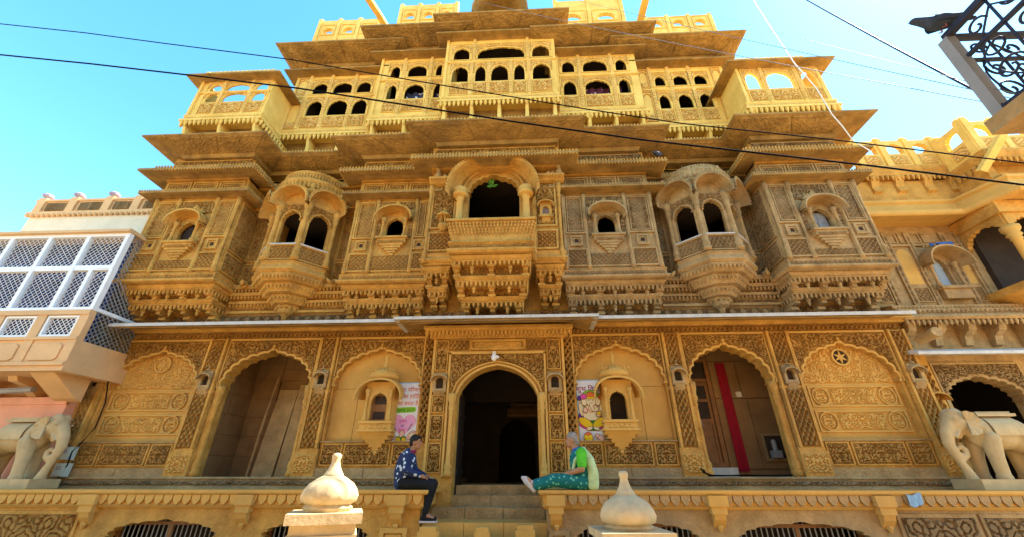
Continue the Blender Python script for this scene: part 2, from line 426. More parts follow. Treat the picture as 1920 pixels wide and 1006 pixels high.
# shell that closes the rooms
def shell(b):
    b.box(-9.0, -8.75, -9, -.3, 0, 9.4); b.box(8.5, 8.75, -9, -.3, 0, 9.4)
    b.box(-9.0, 8.75, -9.2, -9, 0, 14.2)
    b.box(-8.7, 8.45, -9, -.31, 4.62, 4.85); b.box(-8.7, 8.45, -9, -.31, 9.4, 9.6)
    b.box(-6.7, 6.9, -9, -.05, 13.5, 13.8); b.box(-6.7, -6.5, -9, -.05, 9.6, 13.5); b.box(6.75, 6.95, -9, -.05, 9.6, 13.5)
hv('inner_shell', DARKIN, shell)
hv('ground_floor', GREY, lambda b: b.box(-8.75, -1.02, -9, -.02, 1.3, 1.58)); hv('ground_floor', GREY, lambda b: b.box(.97, 8.5, -9, -.02, 1.3, 1.58))
hv('passage_floor', GREY, lambda b: b.box(-1.0, .95, -9, -1.28, 1.2, 1.455))

GZ = 4.41
def pil_lattice(x0, x1, side=0):
    """a pilaster: base block, pierced strip, little lamp niche"""
    p = hv('pilaster', STONE, lambda b: (b.box(x0, x1, -.3, .05, 1.6, GZ), b.box(x0-.03, x1+.03, .0, .09, 1.6, 2.04), b.box(x0-.02, x1+.02, 0, .075, 2.04, 2.1), b.box(x0-.02, x1+.02, 0, .08, 3.2, 3.26)))
    xm = (x0+x1)/2
    hv('carved_strip', STONE, lambda b: (b.relief(x0+.07, x1-.07, 2.12, 3.18, .052, .035, 'lattice', .0165), b.box(x0, x0+.05, .05, .1, 2.1, GZ), b.box(x1-.05, x1, .05, .1, 2.1, GZ)), 'stuff', p)
    hv('carved_strip', STONE, lambda b: b.relief(x0+.07, x1-.07, 3.72, GZ-.03, .052, .035, 'lattice', .0165), 'stuff', p)
    hv('base_block', SMOOTH, lambda b: b.relief(x0, x1, 1.66, 1.99, .092, .02, 'scroll'), 'stuff', p)
    def niche(b):
        b.archplate(xm-.13, xm+.13, 3.28, 3.66, xm, .075, 3.36, 3.5, 3.58, .13, .075, 'cusp', 5, .1)
        b.hood(xm, .15, 3.5, .13, .08, .22, .05, .02, 10)
        b.prism([(.05, 3.28), (.15, 3.3), (.12, 3.24), (.05, 3.14)], xm-.1, xm+.1)
        b.lathe(xm, .12, [(.05, 3.67), (.035, 3.7), (.012, 3.72), (.012, 3.78), (.002, 3.8)], 6)
    hv('lamp_niche', GREY, niche, None, p)
    hv('niche_recess', DARKIN, lambda b: b.box(xm-.075, xm+.075, .052, .058, 3.36, 3.58), None, p)
    return p
for (a, c) in ((-9.0, -8.66), (-6.53, -6.12), (-3.95, -3.55), (3.62, 4.0), (5.85, 6.3), (8.38, 8.74)): pil_lattice(a, c)

def base_mould(a, c):
    hv('base_moulding', GREY, lambda b: (b.sweep([(a, .1), (a, 0), (c, 0), (c, .1)], [(0, 1.6), (.11, 1.6), (.13, 1.57), (.1, 1.54), (.1, 1.44), (.16, 1.42), (.16, 1.39), (0, 1.39)]),
                                         b.relief(a, c, 1.45, 1.535, .1005, .02, 'fine', .018)))
base_mould(-9.0, -1.25); base_mould(1.35, 8.74)

def gbay(x0, x1, kind, xa=None, xb=None):
    """one arcade bay: cusped arch in a plate, carved spandrels, recess"""
    cx = (x0+x1)/2; hw = (x1-x0)/2-(.035 if kind == 'smooth' else .06)
    th = .3 if kind == 'open' else .14
    B = MB(); C = B.archplate(x0, x1, 1.6 if kind == 'open' else 2.24, GZ, cx, hw, 1.6 if kind == 'open' else 2.24, 3.33, 4.16, 0, th, 'cusp', 13, .05)
    if kind != 'open': B.box(x0, x1, -.3, 0, 1.6, 2.24)
    bay = B.build('arcade_bay', STONE, HV)
    hv('spandrel_carving', STONE, lambda b: b.spandrel(C, GZ-.05, x0+.03, x1-.03, .002, .03, 'scroll', 26, .055), 'stuff', bay)
    hv('arch_moulding', SMOOTH, lambda b: b.archtrim(C, 0, .045, .03), None, bay)
    hv('panel_frame', SMOOTH, lambda b: (b.box(x0, x1, 0, .05, GZ-.045, GZ+.0), b.box(x0, x0+.03, 0, .045, 3.33, GZ-.045), b.box(x1-.03, x1, 0, .045, 3.33, GZ-.045)), None, bay)
    hv('finial', SMOOTH, lambda b: b.lathe(cx, .03, [(.03, 4.13), (.045, 4.17), (.02, 4.21), (.03, 4.24), (.004, 4.3)], 8), None, bay)
    if kind != 'open':
        w = (x1-x0-.12)/5
        for (a, c) in ((x0+.05, x0+.05+w*1.15), (x0+.09+w*1.15, x1-.09-w*1.15), (x1-.05-w*1.15, x1-.05)):
            hv('carved_panel', STONE, lambda b: (b.relief(a+.03, c-.03, 1.82, 2.17, .004, .03, 'scroll'), b.frame(a, c, 1.79, 2.2, .028, 0, .035)), None, bay)
        hv('ledge', GREY, lambda b: (b.box(x0, (x0+x1)/2-.004, 0, .07, 1.6, 1.75), b.box((x0+x1)/2+.004, x1, 0, .065, 1.6, 1.75), b.box(x0, x1, 0, .05, 2.215, 2.24)), None, bay)
    else:
        for sx in (x0+.07, x1-.07):
            hv('engaged_column', STONE, lambda b: b.column(sx, -.05, 1.6, 3.36, .06, 12, 1.6), None, bay, True)
    return bay, cx, hw, C
# carved blind arches at both ends
for (x0, x1) in ((-8.64, -6.55), (6.32, 8.36)):
    bay, cx, hw, C = gbay(x0, x1, 'blind')
    m = SMOOTH
    def back(b):
        b.box(x0+.06, x1-.06, -.3, -.13, 2.24, 4.3)
    hv('recess_wall', m, back, None, bay)
    hv('carved_panel', m, lambda b: (b.relief(x0+.12, x1-.12, 3.32, 4.2, -.128, .016, 'scroll'),), 'stuff', bay)
    for zb in (2.38, 2.86):
        hv('carved_panel', m, lambda b: (b.relief(cx-.45, cx+.45, zb+.05, zb+.36, -.128, .018, 'scroll'), b.frame(x0+.14, x1-.14, zb, zb+.41, .03, -.13, -.09)), None, bay)
        for sx in (-1, 1):
            def med(b):
                t = np.linspace(0, 2*PI, 25)
                for r0, r1 in ((.15, .17),):
                    P = np.stack([np.stack([cx+sx*.66+np.cos(t)*r, np.full(25, dd), zb+.205+np.sin(t)*r*1.05], -1) for r, dd in ((r0, .13), (r0, .09), (r1, .09), (r1, .13))], 0)
                    b.grid(P)
                b.relief(cx+sx*.66-.12, cx+sx*.66+.12, zb+.08, zb+.33, -.127, .018, 'scroll')
            hv('medallion', m, med, None, bay)
    def star(b):
        t = np.linspace(0, 2*PI, 29)
        b.grid(np.stack([np.stack([cx+np.cos(t)*r, np.full(29, dd), 3.86+np.sin(t)*r], -1) for r, dd in ((.15, .1), (.15, .06), (.185, .06), (.185, .1))], 0))
        for k in range(6):
            a = k*PI/3+PI/6
            b.plate([(cx, 3.86), (cx+.05*math.cos(a-.5), 3.86+.05*math.sin(a-.5)), (cx+.15*math.cos(a), 3.86+.15*math.sin(a)), (cx+.05*math.cos(a+.5), 3.86+.05*math.sin(a+.5))], -.1, -.07)
    hv('star_rosette', m, star, None, bay)
    hv('rosette_back', DARKIN if x0 > 0 else m, lambda b: b.plate([(cx+.16*math.cos(k*PI/10), 3.86+.16*math.sin(k*PI/10)) for k in range(20)], -.105, -.095), None, bay)
# open arches with rooms
for (x0, x1) in ((-6.1, -3.97), (4.02, 5.83)):
    gbay(x0, x1, 'open')
# left room: big stone blocks, leaning slabs
def blocks(xa, xb, y, z0, z1, rows, m, parent, name='stone_block', th=.2, axis='x', seed=1):
    r = random.Random(seed); h = (z1-z0)/rows
    for k in range(rows):
        e = [xa]; x = xa-r.uniform(0, .4)
        while True:
            x += r.uniform(.55, 1.0)
            if x > xb-.2: break
            if x > xa+.15: e.append(x)
        e.append(xb)
        for a, c in zip(e[:-1], e[1:]):
            j = r.uniform(0, .012)
            if axis == 'x': hv(name, m, lambda b: b.box(a+.004, c-.004, -y-th, -y+j, z0+h*k+.004, z0+h*(k+1)-.004), None, parent)
            else: hv(name, m, lambda b: b.box(y-th if axis == '-' else y-j, y+j if axis == '-' else y+th, -c+.004, -a-.004, z0+h*k+.004, z0+h*(k+1)-.004), None, parent)
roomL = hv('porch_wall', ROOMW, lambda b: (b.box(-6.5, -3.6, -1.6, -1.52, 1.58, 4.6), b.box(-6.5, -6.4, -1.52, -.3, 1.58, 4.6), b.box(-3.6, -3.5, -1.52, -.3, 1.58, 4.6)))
blocks(-6.4, -5.5, 1.3, 1.58, 4.6, 7, ROOMW, roomL, seed=3)
blocks(.31, 1.3, -6.15, 1.58, 4.6, 7, ROOMW, roomL, axis='-', seed=5)
blocks(-5.5, -3.6, 1.32, 3.45, 4.6, 4, ROOMW, roomL, seed=8)
for (xa, xb, z1, dy) in ((-5.42, -4.95, 3.5, 0), (-4.93, -4.55, 3.62, .05), (-4.53, -4.2, 3.3, .02), (-4.18, -3.75, 2.9, -.05)):
    hv('leaning_slab', GREY, lambda b: b.prism([(-1.0-dy, 1.58), (-.93-dy, 1.58), (-1.22, z1), (-1.29, z1)], xa, xb), None, roomL)
hv('low_block', GREY, lambda b: b.box(-4.4, -3.95, -.85, -.55, 1.58, 1.78), None, roomL)
# right room: teak door, plain walls, cupboard
RY = 1.1
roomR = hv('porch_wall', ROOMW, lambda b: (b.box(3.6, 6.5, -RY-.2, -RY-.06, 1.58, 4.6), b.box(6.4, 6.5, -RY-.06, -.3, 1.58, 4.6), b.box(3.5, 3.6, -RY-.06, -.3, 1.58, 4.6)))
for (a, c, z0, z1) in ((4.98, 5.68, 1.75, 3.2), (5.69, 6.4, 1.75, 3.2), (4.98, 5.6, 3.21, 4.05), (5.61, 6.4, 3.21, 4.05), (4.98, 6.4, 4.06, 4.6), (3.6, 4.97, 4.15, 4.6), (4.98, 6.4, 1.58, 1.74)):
    hv('stone_slab', ROOMW, lambda b: b.box(a+.004, c-.004, -RY-.06, -RY+random.uniform(0, .012), z0, z1-.006), None, roomR)
def tdoor(x0, x1, z0, z1, y):
    D = hv('teak_door', WOODB, lambda b: (b.frame(x0, x1, z0, z1, .09, -y-.06, -y+.05), b.box(x0+.09, x1-.09, -y-.02, -y+.02, z1-.55, z1-.47)))
    m = (x0+x1)/2
    for a, c in ((x0+.09, m-.004), (m+.004, x1-.09)):
        L = hv('door_leaf', WOODB, lambda b: (b.frame(a, c, z0+.02, z1-.56, .07, -y-.03, -y+.01), b.box(a+.07, c-.07, -y-.02, -y-.008, z0+.09, z0+.9), b.box(a+.07, c-.07, -y-.03, -y+.008, z0+.9, z0+.98), b.box(a+.07, c-.07, -y-.03, -y+.008, z0+1.35, z0+1.41)), None, D)
        for zz0, zz1 in ((z0+.98, z0+1.35), (z0+1.41, z1-.63)):
            hv('pane', DARKIN, lambda b: b.box(a+.07, c-.07, -y-.02, -y-.012, zz0, zz1), None, D)
    hv('transom', DARKIN, lambda b: b.box(x0+.09, x1-.09, -y-.02, -y-.012, z1-.47, z1-.09), None, D)
    hv('bolt', GREYM, lambda b: (b.box(m-.2, m+.12, -y+.01, -y+.035, z0+.93, z0+.95), b.tube([(m+.1, y-.03, z0+.94), (m+.1, y-.05, z0+.86), (m+.14, y-.04, z0+.82)], .008)), None, D)
    return D
tdoor(3.95, 4.95, 1.78, 4.12, RY)
hv('door_step', SLAB, lambda b: b.box(3.8, 5.0, -RY, -RY+.3, 1.58, 1.77), None, roomR)
hv('cupboard', DARKIN, lambda b: b.box(5.82, 6.2, -RY+.013, -RY+.02, 1.95, 2.4), None, roomR)
hv('cupboard_frame', GREY, lambda b: b.frame(5.77, 6.25, 1.9, 2.45, .05, -RY, -RY+.05), None, roomR)
tag(mk('hanging_cloth', flat('crimson_cloth', (.3, .01, .025), .9), None, lambda b: b.grid(np.stack([np.stack([np.full(9, 5.13+.22*i/14), 1.07+.012*np.sin(i*1.3+np.linspace(0, 2, 9)), np.linspace(1.7, 4.0, 9)], -1) for i in range(15)], 0)), M=Matrix.Identity(4)),
    'long crimson cloth hanging beside the teak door in the porch', 'cloth')
bpy.data.objects['hanging_cloth'].location.y = -.02
tag(mk('switch_plate', CREAM, None, lambda b: b.box(5.46, 5.58, -1.1, -1.05, 3.22, 3.34)), 'small cream switch plate on porch wall beside the crimson cloth', 'switch')
tag(mk('gas_meter', GREYM, None, lambda b: (b.box(5.88, 6.08, -1.08, -.97, 1.96, 2.1), b.lathe(5.98, -1.02, [(.05, 2.1), (.05, 2.28), (.03, 2.32)], 10))), 'grey meter standing in the dark wall cupboard of the porch', 'meter')
tag(mk('wooden_pole', GREY, None, lambda b: b.tube([(-5.52, .95, 1.585), (-5.49, 1.0, 2.7), (-5.45, 1.1, 3.8)], [.03, .028, .024], 8)), 'thin pale pole standing upright in the left porch', 'pole')
# smooth bays with little windows and posters
def small_jharokha(cx, z, dep, parent, m, shutter):
    """projecting window with dome: z = sill height"""
    J = hv('oriel_window', m, lambda b: (b.archplate(cx-.3, cx+.3, z-.12, z+.78, cx, .17, z, z+.36, z+.56, dep, .09, 'cusp', 9, .1), b.box(cx-.3, cx-.2, -.12, dep-.091, z-.12, z+.78), b.box(cx+.2, cx+.3, -.12, dep-.091, z-.12, z+.78), b.box(cx-.2, cx+.2, -.12, dep-.091, z-.12, z-.02), b.box(cx-.2, cx+.2, -.12, dep-.091, z+.7, z+.78)))
    hv('window_hood', m, lambda b: b.hood(cx, .47, z+.5, .36, -.05, dep+.17, .07, .03, 16, .05), None, J)
    hv('window_dome', m, lambda b: (b.lathe(cx, dep*.4, [(.3, z+.84), (.31, z+.92), (.26, z+1.0), (.15, z+1.06), (.06, z+1.09), (.03, z+1.13), (.055, z+1.19), (.025, z+1.25), (.045, z+1.29), (.01, z+1.42)], 16), b.drops([(cx-.3, -dep*.4-.05), (cx+.3, -dep*.4-.05)], .2, z+.97, .07, .02, -.06)), None, J, True)
    for sx in (-1, 1):
        hv('column', m, lambda b: b.column(cx+sx*.25, dep+.03, z, z+.62, .03, 8), None, J, True)
    hv('window_sill', m, lambda b: (b.box(cx-.34, cx+.34, 0, dep+.07, z-.05, z), b.box(cx-.32, cx+.32, 0, dep+.04, z-.16, z-.05), b.box(cx-.36, cx+.36, 0, dep+.06, z-.2, z-.16), b.relief(cx-.27, cx+.27, z-.15, z-.06, dep+.0405, .012, 'lattice', .015)), None, J)
    def br(b):
        for k in range(5):
            f = 1-k/5; b.prism([(-.1, z-.2-.07*k), (dep*f+.03, z-.2-.07*k), (dep*f*.9, z-.2-.07*(k+1)), (-.1, z-.2-.07*(k+1))], cx-.32*f, cx+.32*f)
        b.lathe(cx, .03, [(.03, z-.54), (.045, z-.58), (.015, z-.62)], 8)
    hv('window_bracket', m, br, None, J)
    if shutter:
        hv('shutter', WOODB, lambda b: (b.box(cx-.17, cx+.17, dep-.12, dep-.1, z+.0, z+.56), b.box(cx-.17, cx+.17, dep-.1, dep-.085, z+.22, z+.32), b.frame(cx-.17, cx+.17, z, z+.24, .04, dep-.1, dep-.08)), None, J)
        for (a, c) in ((z+.05, z+.19), (z+.34, z+.5)):
            hv('pane', DARKIN, lambda b: b.box(cx-.12, cx+.12, dep-.1, dep-.097, a, c), None, J)
    else:
        hv('dark_room', DARKIN, lambda b: b.box(cx-.2, cx+.2, -.11, -.1, z-.02, z+.7), None, J)
    return J
for (x0, x1, jx, sh) in ((-3.53, -1.57, -2.38, True), (1.66, 3.6, 2.5, False)):
    bay, cx, hw, C = gbay(x0, x1, 'smooth')
    for (a, c, z0, z1) in ((x0+.0, cx-.42, 2.24, 3.3), (cx-.42, x1-.55, 2.24, 3.3), (x1-.55, x1-.0, 2.24, 3.3), (x0+.0, x1-.0, 3.3, 4.25)):
        hv('stone_slab', SMOOTH, lambda b: b.box(a+.005, c-.005, -.3, -.12-random.uniform(0, .008), z0+.003, z1-.005), None, bay)
    small_jharokha(jx, 2.6, .2, bay, SMOOTH, sh)
# portal
PD = .12
def portal():
    B = MB()
    C = B.archplate(-1.0, 1.08, .93, 4.0, .045, .84, .93, 3.12, 3.72, PD-.04, .34, 'ogee')
    B.box(-1.36, -1.0, -.25, PD-.03, .93, 4.33); B.box(1.08, 1.48, -.25, PD-.03, .93, 4.33); B.box(-1.0, 1.08, -.25, PD-.03, 4.0, 4.33)
    P = B.build('portal', STONE, HV)
    hv('spandrel_carving', STONE, lambda b: b.spandrel(C, 3.96, -.97, 1.05, PD-.038, .03, 'scroll', 26, .09), 'stuff', P)
    def trims(b):
        b.archtrim(C, PD-.04, .04, .05); b.box(-1.0, -.96, PD-.04, PD+.03, 1.6, 4.0); b.box(1.04, 1.08, PD-.04, PD+.03, 1.6, 4.0); b.box(-1.0, 1.08, PD-.03, PD+.03, 3.965, 4.02)
        b.box(-1.36, -1.31, PD-.03, PD+.02, 1.6, 4.33); b.box(1.43, 1.48, PD-.03, PD+.02, 1.6, 4.33)
        C2 = [(u*1.1-.0045, z if i in (0, len(C)-1) else z+.07) for i, (u, z) in enumerate(C)]; b.archtrim(C2, PD-.04, .03, .04)
    hv('portal_moulding', SMOOTH, trims, None, P)
    for sx, xa, xb in ((-1, -1.3, -1.03), (1, 1.11, 1.4)):
        for (z0, z1) in ((1.66, 2.2), (2.24, 2.72), (2.76, 3.12), (3.62, 4.28)):
            hv('carved_panel', STONE, lambda b: (b.relief(xa+.02, xb-.02, z0+.02, z1-.02, PD-.028, .035, 'fine', .0165), b.frame(xa, xb, z0, z1, .022, PD-.03, PD+.015)), None, P)
        xm = (xa+xb)/2
        hv('lamp_niche', GREY, lambda b: (b.archplate(xm-.14, xm+.14, 3.16, 3.56, xm, .08, 3.24, 3.4, 3.48, PD+.04, .07, 'cusp', 5, .1), b.hood(xm, .17, 3.4, .14, PD, PD+.15, .05, .02, 10), b.prism([(PD-.04, 3.16), (PD+.07, 3.18), (PD-.04, 3.05)], xm-.11, xm+.11)), None, P)
        hv('niche_recess', DARKIN, lambda b: b.box(xm-.08, xm+.08, PD-.028, PD-.02, 3.24, 3.48), None, P)
        hv('column', SMOOTH, lambda b: b.column(.045+sx*.93, PD+.0, 1.6, 3.14, .045, 10), None, P, True)
    hv('lintel_carving', STONE, lambda b: (b.relief(-1.28, -.6, 4.06, 4.29, PD-.028, .03, 'lattice', .0165), b.relief(.7, 1.4, 4.06, 4.29, PD-.028, .03, 'lattice', .0165), b.frame(-.56, .66, 4.06, 4.29, .05, PD-.03, PD+.02), b.frame(-.46, .56, 4.12, 4.23, .03, PD-.03, PD)), None, P)
    path = [(-1.38, 0), (-1.38, -PD), (1.5, -PD), (1.5, 0)]
    hv('portal_cornice', STONE, lambda b: (b.sweep(path, [(0, 4.33), (.05, 4.34), (.08, 4.4), (.15, 4.45), (.2, 4.5), (.2, 4.56), (0, 4.6)]), b.sweep([(-1.33, .05), (-1.33, -PD), (1.45, -PD), (1.45, .05)], [(0, 4.31), (.06, 4.31), (.06, 4.345), (0, 4.345)])), None, P)
    hv('pendant_row', SMOOTH, lambda b: (b.drops(path, .15, 4.47, .085, .03, .12), b.drops(path, .07, 4.385, .075, .02, .06)), 'stuff', P)
    return P
P_ = portal()
hv('lattice_strip', STONE, lambda b: (b.relief(-1.56, -1.38, 2.2, GZ, .02, .035, 'lattice', .0165), b.box(-1.57, -1.36, -.3, .02, 1.6, GZ)), 'stuff'); hv('lattice_strip', STONE, lambda b: (b.relief(1.49, 1.65, 2.2, GZ, .02, .035, 'lattice', .0165), b.box(1.48, 1.66, -.3, .02, 1.6, GZ)), 'stuff')
# entrance passage with an inner arch, dark timber leaf folded back
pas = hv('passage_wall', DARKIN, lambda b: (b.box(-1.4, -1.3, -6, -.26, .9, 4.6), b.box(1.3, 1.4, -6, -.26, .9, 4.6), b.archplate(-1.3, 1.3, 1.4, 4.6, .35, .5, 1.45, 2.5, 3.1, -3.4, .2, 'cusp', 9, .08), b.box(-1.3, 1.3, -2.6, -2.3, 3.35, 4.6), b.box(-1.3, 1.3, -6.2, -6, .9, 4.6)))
hv('inner_lintel', ROOMW, lambda b: (b.sweep([(.1, 3.0), (1.25, 3.0)], [(0, 3.28), (.2, 3.1), (.22, 3.05), (0, 3.05)]), b.relief(.15, 1.2, 3.3, 3.55, -3.38, .03, 'bold')), None, pas)
hv('entrance_door', WOODD, lambda b: (b.box(-.86, -.79, -1.1, -.27, .99, 3.3), [b.box(-.79, -.765, -1.08, -.29, z, z+.09) for z in (1.1, 1.65, 2.2, 2.75, 3.15)]))
tag(mk('bulb_lamp', WHITEP, None, lambda b: (b.lathe(-.02, .2, [(.015, 3.97), (.04, 3.94), (.06, 3.88), (.055, 3.83), (.03, 3.8), (.004, 3.79)], 12), b.box(-.05, .01, .1, .2, 3.96, 4.0), b.tube([(.02, -.2, 3.9), (.08, -.24, 3.86)], .03))), 'round white bulb lamp fixed above the pointed entrance arch', 'lamp')
# frieze, cornice and the long chhajja
hv('frieze', STONE, lambda b: (b.box(-9.0, 8.74, -.3, .0, GZ, 4.62), b.relief(-9.0, -1.42, GZ+.02, 4.56, .002, .03, 'lattice', .0175), b.relief(1.52, 8.74, GZ+.02, 4.56, .002, .03, 'lattice', .0175)))
hv('cornice', STONE, lambda b: (b.sweep([(-9.0, .2), (-9.0, 0), (8.74, 0), (8.74, .2)], [(0, 4.57), (.09, 4.575), (.11, 4.61), (.2, 4.64), (.2, 4.7), (0, 4.7)]),))
hv('chhajja', SLAB, lambda b: b.sweep([(-8.4, 0), (8.5, 0)], [(-.05, 4.7), (.4, 4.62), (.75, 4.5), (.77, 4.5), (.77, 4.57), (.4, 4.7), (-.05, 4.8)]))  # pale tone puts the light reflected off the slab top into its colour
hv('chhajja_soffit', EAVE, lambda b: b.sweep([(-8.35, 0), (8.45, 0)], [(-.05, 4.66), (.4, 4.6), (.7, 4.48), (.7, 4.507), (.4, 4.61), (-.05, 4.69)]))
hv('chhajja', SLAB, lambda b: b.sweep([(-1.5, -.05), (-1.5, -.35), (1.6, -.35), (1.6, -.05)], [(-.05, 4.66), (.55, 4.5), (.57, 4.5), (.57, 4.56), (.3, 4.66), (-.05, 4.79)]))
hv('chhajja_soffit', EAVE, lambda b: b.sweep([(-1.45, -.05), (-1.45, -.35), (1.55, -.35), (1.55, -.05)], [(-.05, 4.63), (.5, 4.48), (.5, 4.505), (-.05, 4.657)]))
# ================================================================== first floor
ZB = 5.72          # floor line of the hanging bays
# rosette band and stepped courses above the chhajja
hv('rosette_band', GREY, lambda b: (b.box(-8.7, 8.5, -.3, .0, 4.62, 5.0), b.relief(-8.6, -1.0, 4.8, 4.98, .002, .025, 'rosette', .016), b.relief(1.0, 8.4, 4.8, 4.98, .002, .025, 'rosette', .016)))
def course(x0, x1, m):
    w = hv('corbel_courses', m, lambda b: (b.box(x0, x1, -.3, .02, 5.0, 5.62),
        b.box(x0, x1, .02, .09, 5.02, 5.08), b.box(x0, x1, .02, .13, 5.25, 5.31), b.box(x0, x1, .02, .18, 5.44, 5.52), b.box(x0, x1, .02, .22, 5.6, 5.7), b.relief(x0, x1, 5.09, 5.17, .022, .02, 'fine')))
    hv('pendant_row', m, lambda b: [b.drops([(x0, 0), (x1, 0)], o, z, .085, .03, .085) for o, z in ((.1, 5.25), (.145, 5.44), (.19, 5.6))], 'stuff', w)
course(-6.4, -3.55, STONE); course(3.78, 6.4, GREY)

def zone_wall(x0, x1, cx, m):
    """wall either side of an oriel: carved tall panels"""
    w = hv('recessed_wall', m, lambda b: (b.box(x0, cx-.8, -.25, 0, 5.62, 9.0), b.box(cx+.8, x1, -.25, 0, 5.62, 9.0), b.box(cx-.8, cx+.8, -.25, 0, 8.3, 9.0)))
    for a, c in ((x0, cx-.86), (cx+.86, x1)):
        for (z0, z1, p) in ((5.76, 6.35, 'fine'), (6.4, 7.75, 'niche')):
            hv('carved_panel', m, lambda b: (b.relief(a+.05, c-.05, z0+.03, z1-.03, .003, .025, p), b.frame(a+.02, c-.02, z0, z1, .03, 0, .04)), None, w)
    hv('frieze', m, lambda b: (b.relief(x0, x1, 8.62, 8.92, .003, .03, 'scroll'), b.sweep([(x0, 0), (x1, 0)], eavep(7.82, .3, .06, .04, .1)), b.sweep([(x0, 0), (x1, 0)], eavep(8.42, .4, .06, .04, .1))), None, w)
zone_wall(-6.4, -3.55, -4.95, STONE); zone_wall(3.78, 6.4, 5.05, GREY)

def bracket(parent, x, d0, d1, z0, z1, w, m):
    hv('bracket', m, lambda b: (b.prism([(d0-.03, z1), (d1, z1), (d1, z1-.06), (d1-.06, z1-.1), (d1-.04, z1-.17), (d0+(d1-d0)*.5, z0+(z1-z0)*.45), (d0+(d1-d0)*.42, z0+.12), (d0+(d1-d0)*.5, z0+.06), (d0+.1, z0), (d0-.03, z0)], x-w/2, x+w/2), b.box(x-w*.8, x+w*.8, d0-.03, d0+(d1-d0)*.5+.02, z0+.03, z0+.09), b.box(x-w*.8, x+w*.8, d1-.12, d1+.02, z1-.1, z1-.04)), None, parent)

def corbels(P, x0, x1, d, z, m, tiers, nb):
    """stepped underside with pendants and brackets. tiers: (inset, lip_z)"""
    prev = z; pd = d
    for i, (ins, lz) in enumerate(tiers):
        a, c = x0+ins*.35, x1-ins*.35; dd = d-ins
        path = [(a, 0), (a, -dd), (c, -dd), (c, 0)]
        nz = tiers[i+1][1] if i+1 < len(tiers) else lz-.36
        hv('corbel_lip', m, lambda b: (b.sweep(path, [(-.3, lz-.07), (0, lz-.07), (.03, lz-.05), (.0, lz-.02), (.05, lz+.03), (.05, lz+.06), (-.3, lz+.06)]), b.box(a+.1, c-.1, 0, dd-.06, lz-.065, lz+.0)), None, P)
        hv('pendant_row', m, lambda b: (b.drops(path, -.0, lz-.06, .095, .032, .11), [b.lathe(a+(c-a)*(k+.5)/max(1, nb-1), dd-.09, [(.015, lz-.06), (.02, lz-.12), (.04, lz-.15), (.05, lz-.19), (.025, lz-.22), (.035, lz-.25), (.004, lz-.31)], 6) for k in range(max(1, nb-1))]), 'stuff', P)
        bk = d-(tiers[i+1][0] if i+1 < len(tiers) else d-.04)-.05
        hv('carved_back', m, lambda b: (b.box(a+.12, c-.12, -.2, bk, nz, lz-.07), b.relief(a+.14, c-.14, nz+.05, lz-.1, bk+.002, .02, 'fine')), None, P)
        for k in range(nb): bracket(P, a+.09+(c-a-.18)*k/(nb-1), bk, dd-.05, nz+.0, lz-.07, .1, m)

def wall_window(P, cx, z, d, m, s=1., pane=None, big=False):
    """hooded window on a bay face; z = sill"""
    h = hv('window_hood', m, lambda b: (b.hood(cx, .44*s, z+.5*s, .33*s, d-.01, d+.3*s, .05, .03, 16, .04), b.archtrim([(cx+.3*s*math.cos(a), z+.52*s+.25*s*math.sin(a)) for a in np.linspace(PI, 0, 15)], d, .04, .05), b.archtrim([(cx+.36*s*math.cos(a), z+.52*s+.3*s*math.sin(a)) for a in np.linspace(PI, 0, 15)], d, .03, .09)), None, P)
    hv('crest', m, lambda b: (b.plate([(cx-.3*s, z+.85*s), (cx+.3*s, z+.85*s), (cx+.2*s, z+.94*s), (cx+.1*s, z+.96*s), (cx+.06*s, z+1.02*s), (cx, z+1.1*s), (cx-.06*s, z+1.02*s), (cx-.1*s, z+.96*s), (cx-.2*s, z+.94*s)], d, d+.06), b.drops([(cx-.4*s, -d-.25*s), (cx+.4*s, -d-.25*s)], 0, z+.80*s, .07, .022, -.06)), None, h)
    for sx in (-1, 1): hv('column', m, lambda b: b.column(cx+sx*.27*s, d+.09*s, z, z+.55*s, .035*s, 8), None, P, True)
    hv('window_sill', m, lambda b: (b.box(cx-.38*s, cx+.38*s, d, d+.17*s, z-.05, z), b.box(cx-.34*s, cx+.34*s, d, d+.13*s, z-.1, z-.05)), None, P)
    def br(b):
        for k in range(6):
            f = 1-k/6; b.box(cx-.34*s*f, cx+.34*s*f, d, d+.02+.11*s*f, z-.1-.06*s*(k+1), z-.1-.06*s*k-.006)
        b.relief(cx-.3*s, cx+.3*s, z-.16, z-.11, d+.13, .01, 'fine')
    hv('sill_bracket', m, br, None, P)
    if pane is not None:
        hv('shutter', pane, lambda b: (b.box(cx-.19*s, cx-.005, d-.12, d-.1, z, z+.55*s), b.box(cx+.005, cx+.19*s, d-.12, d-.1, z, z+.55*s), b.frame(cx-.19*s, cx, z, z+.3*s, .03, d-.1, d-.085), b.frame(cx, cx+.19*s, z, z+.3*s, .03, d-.1, d-.085)), None, P)

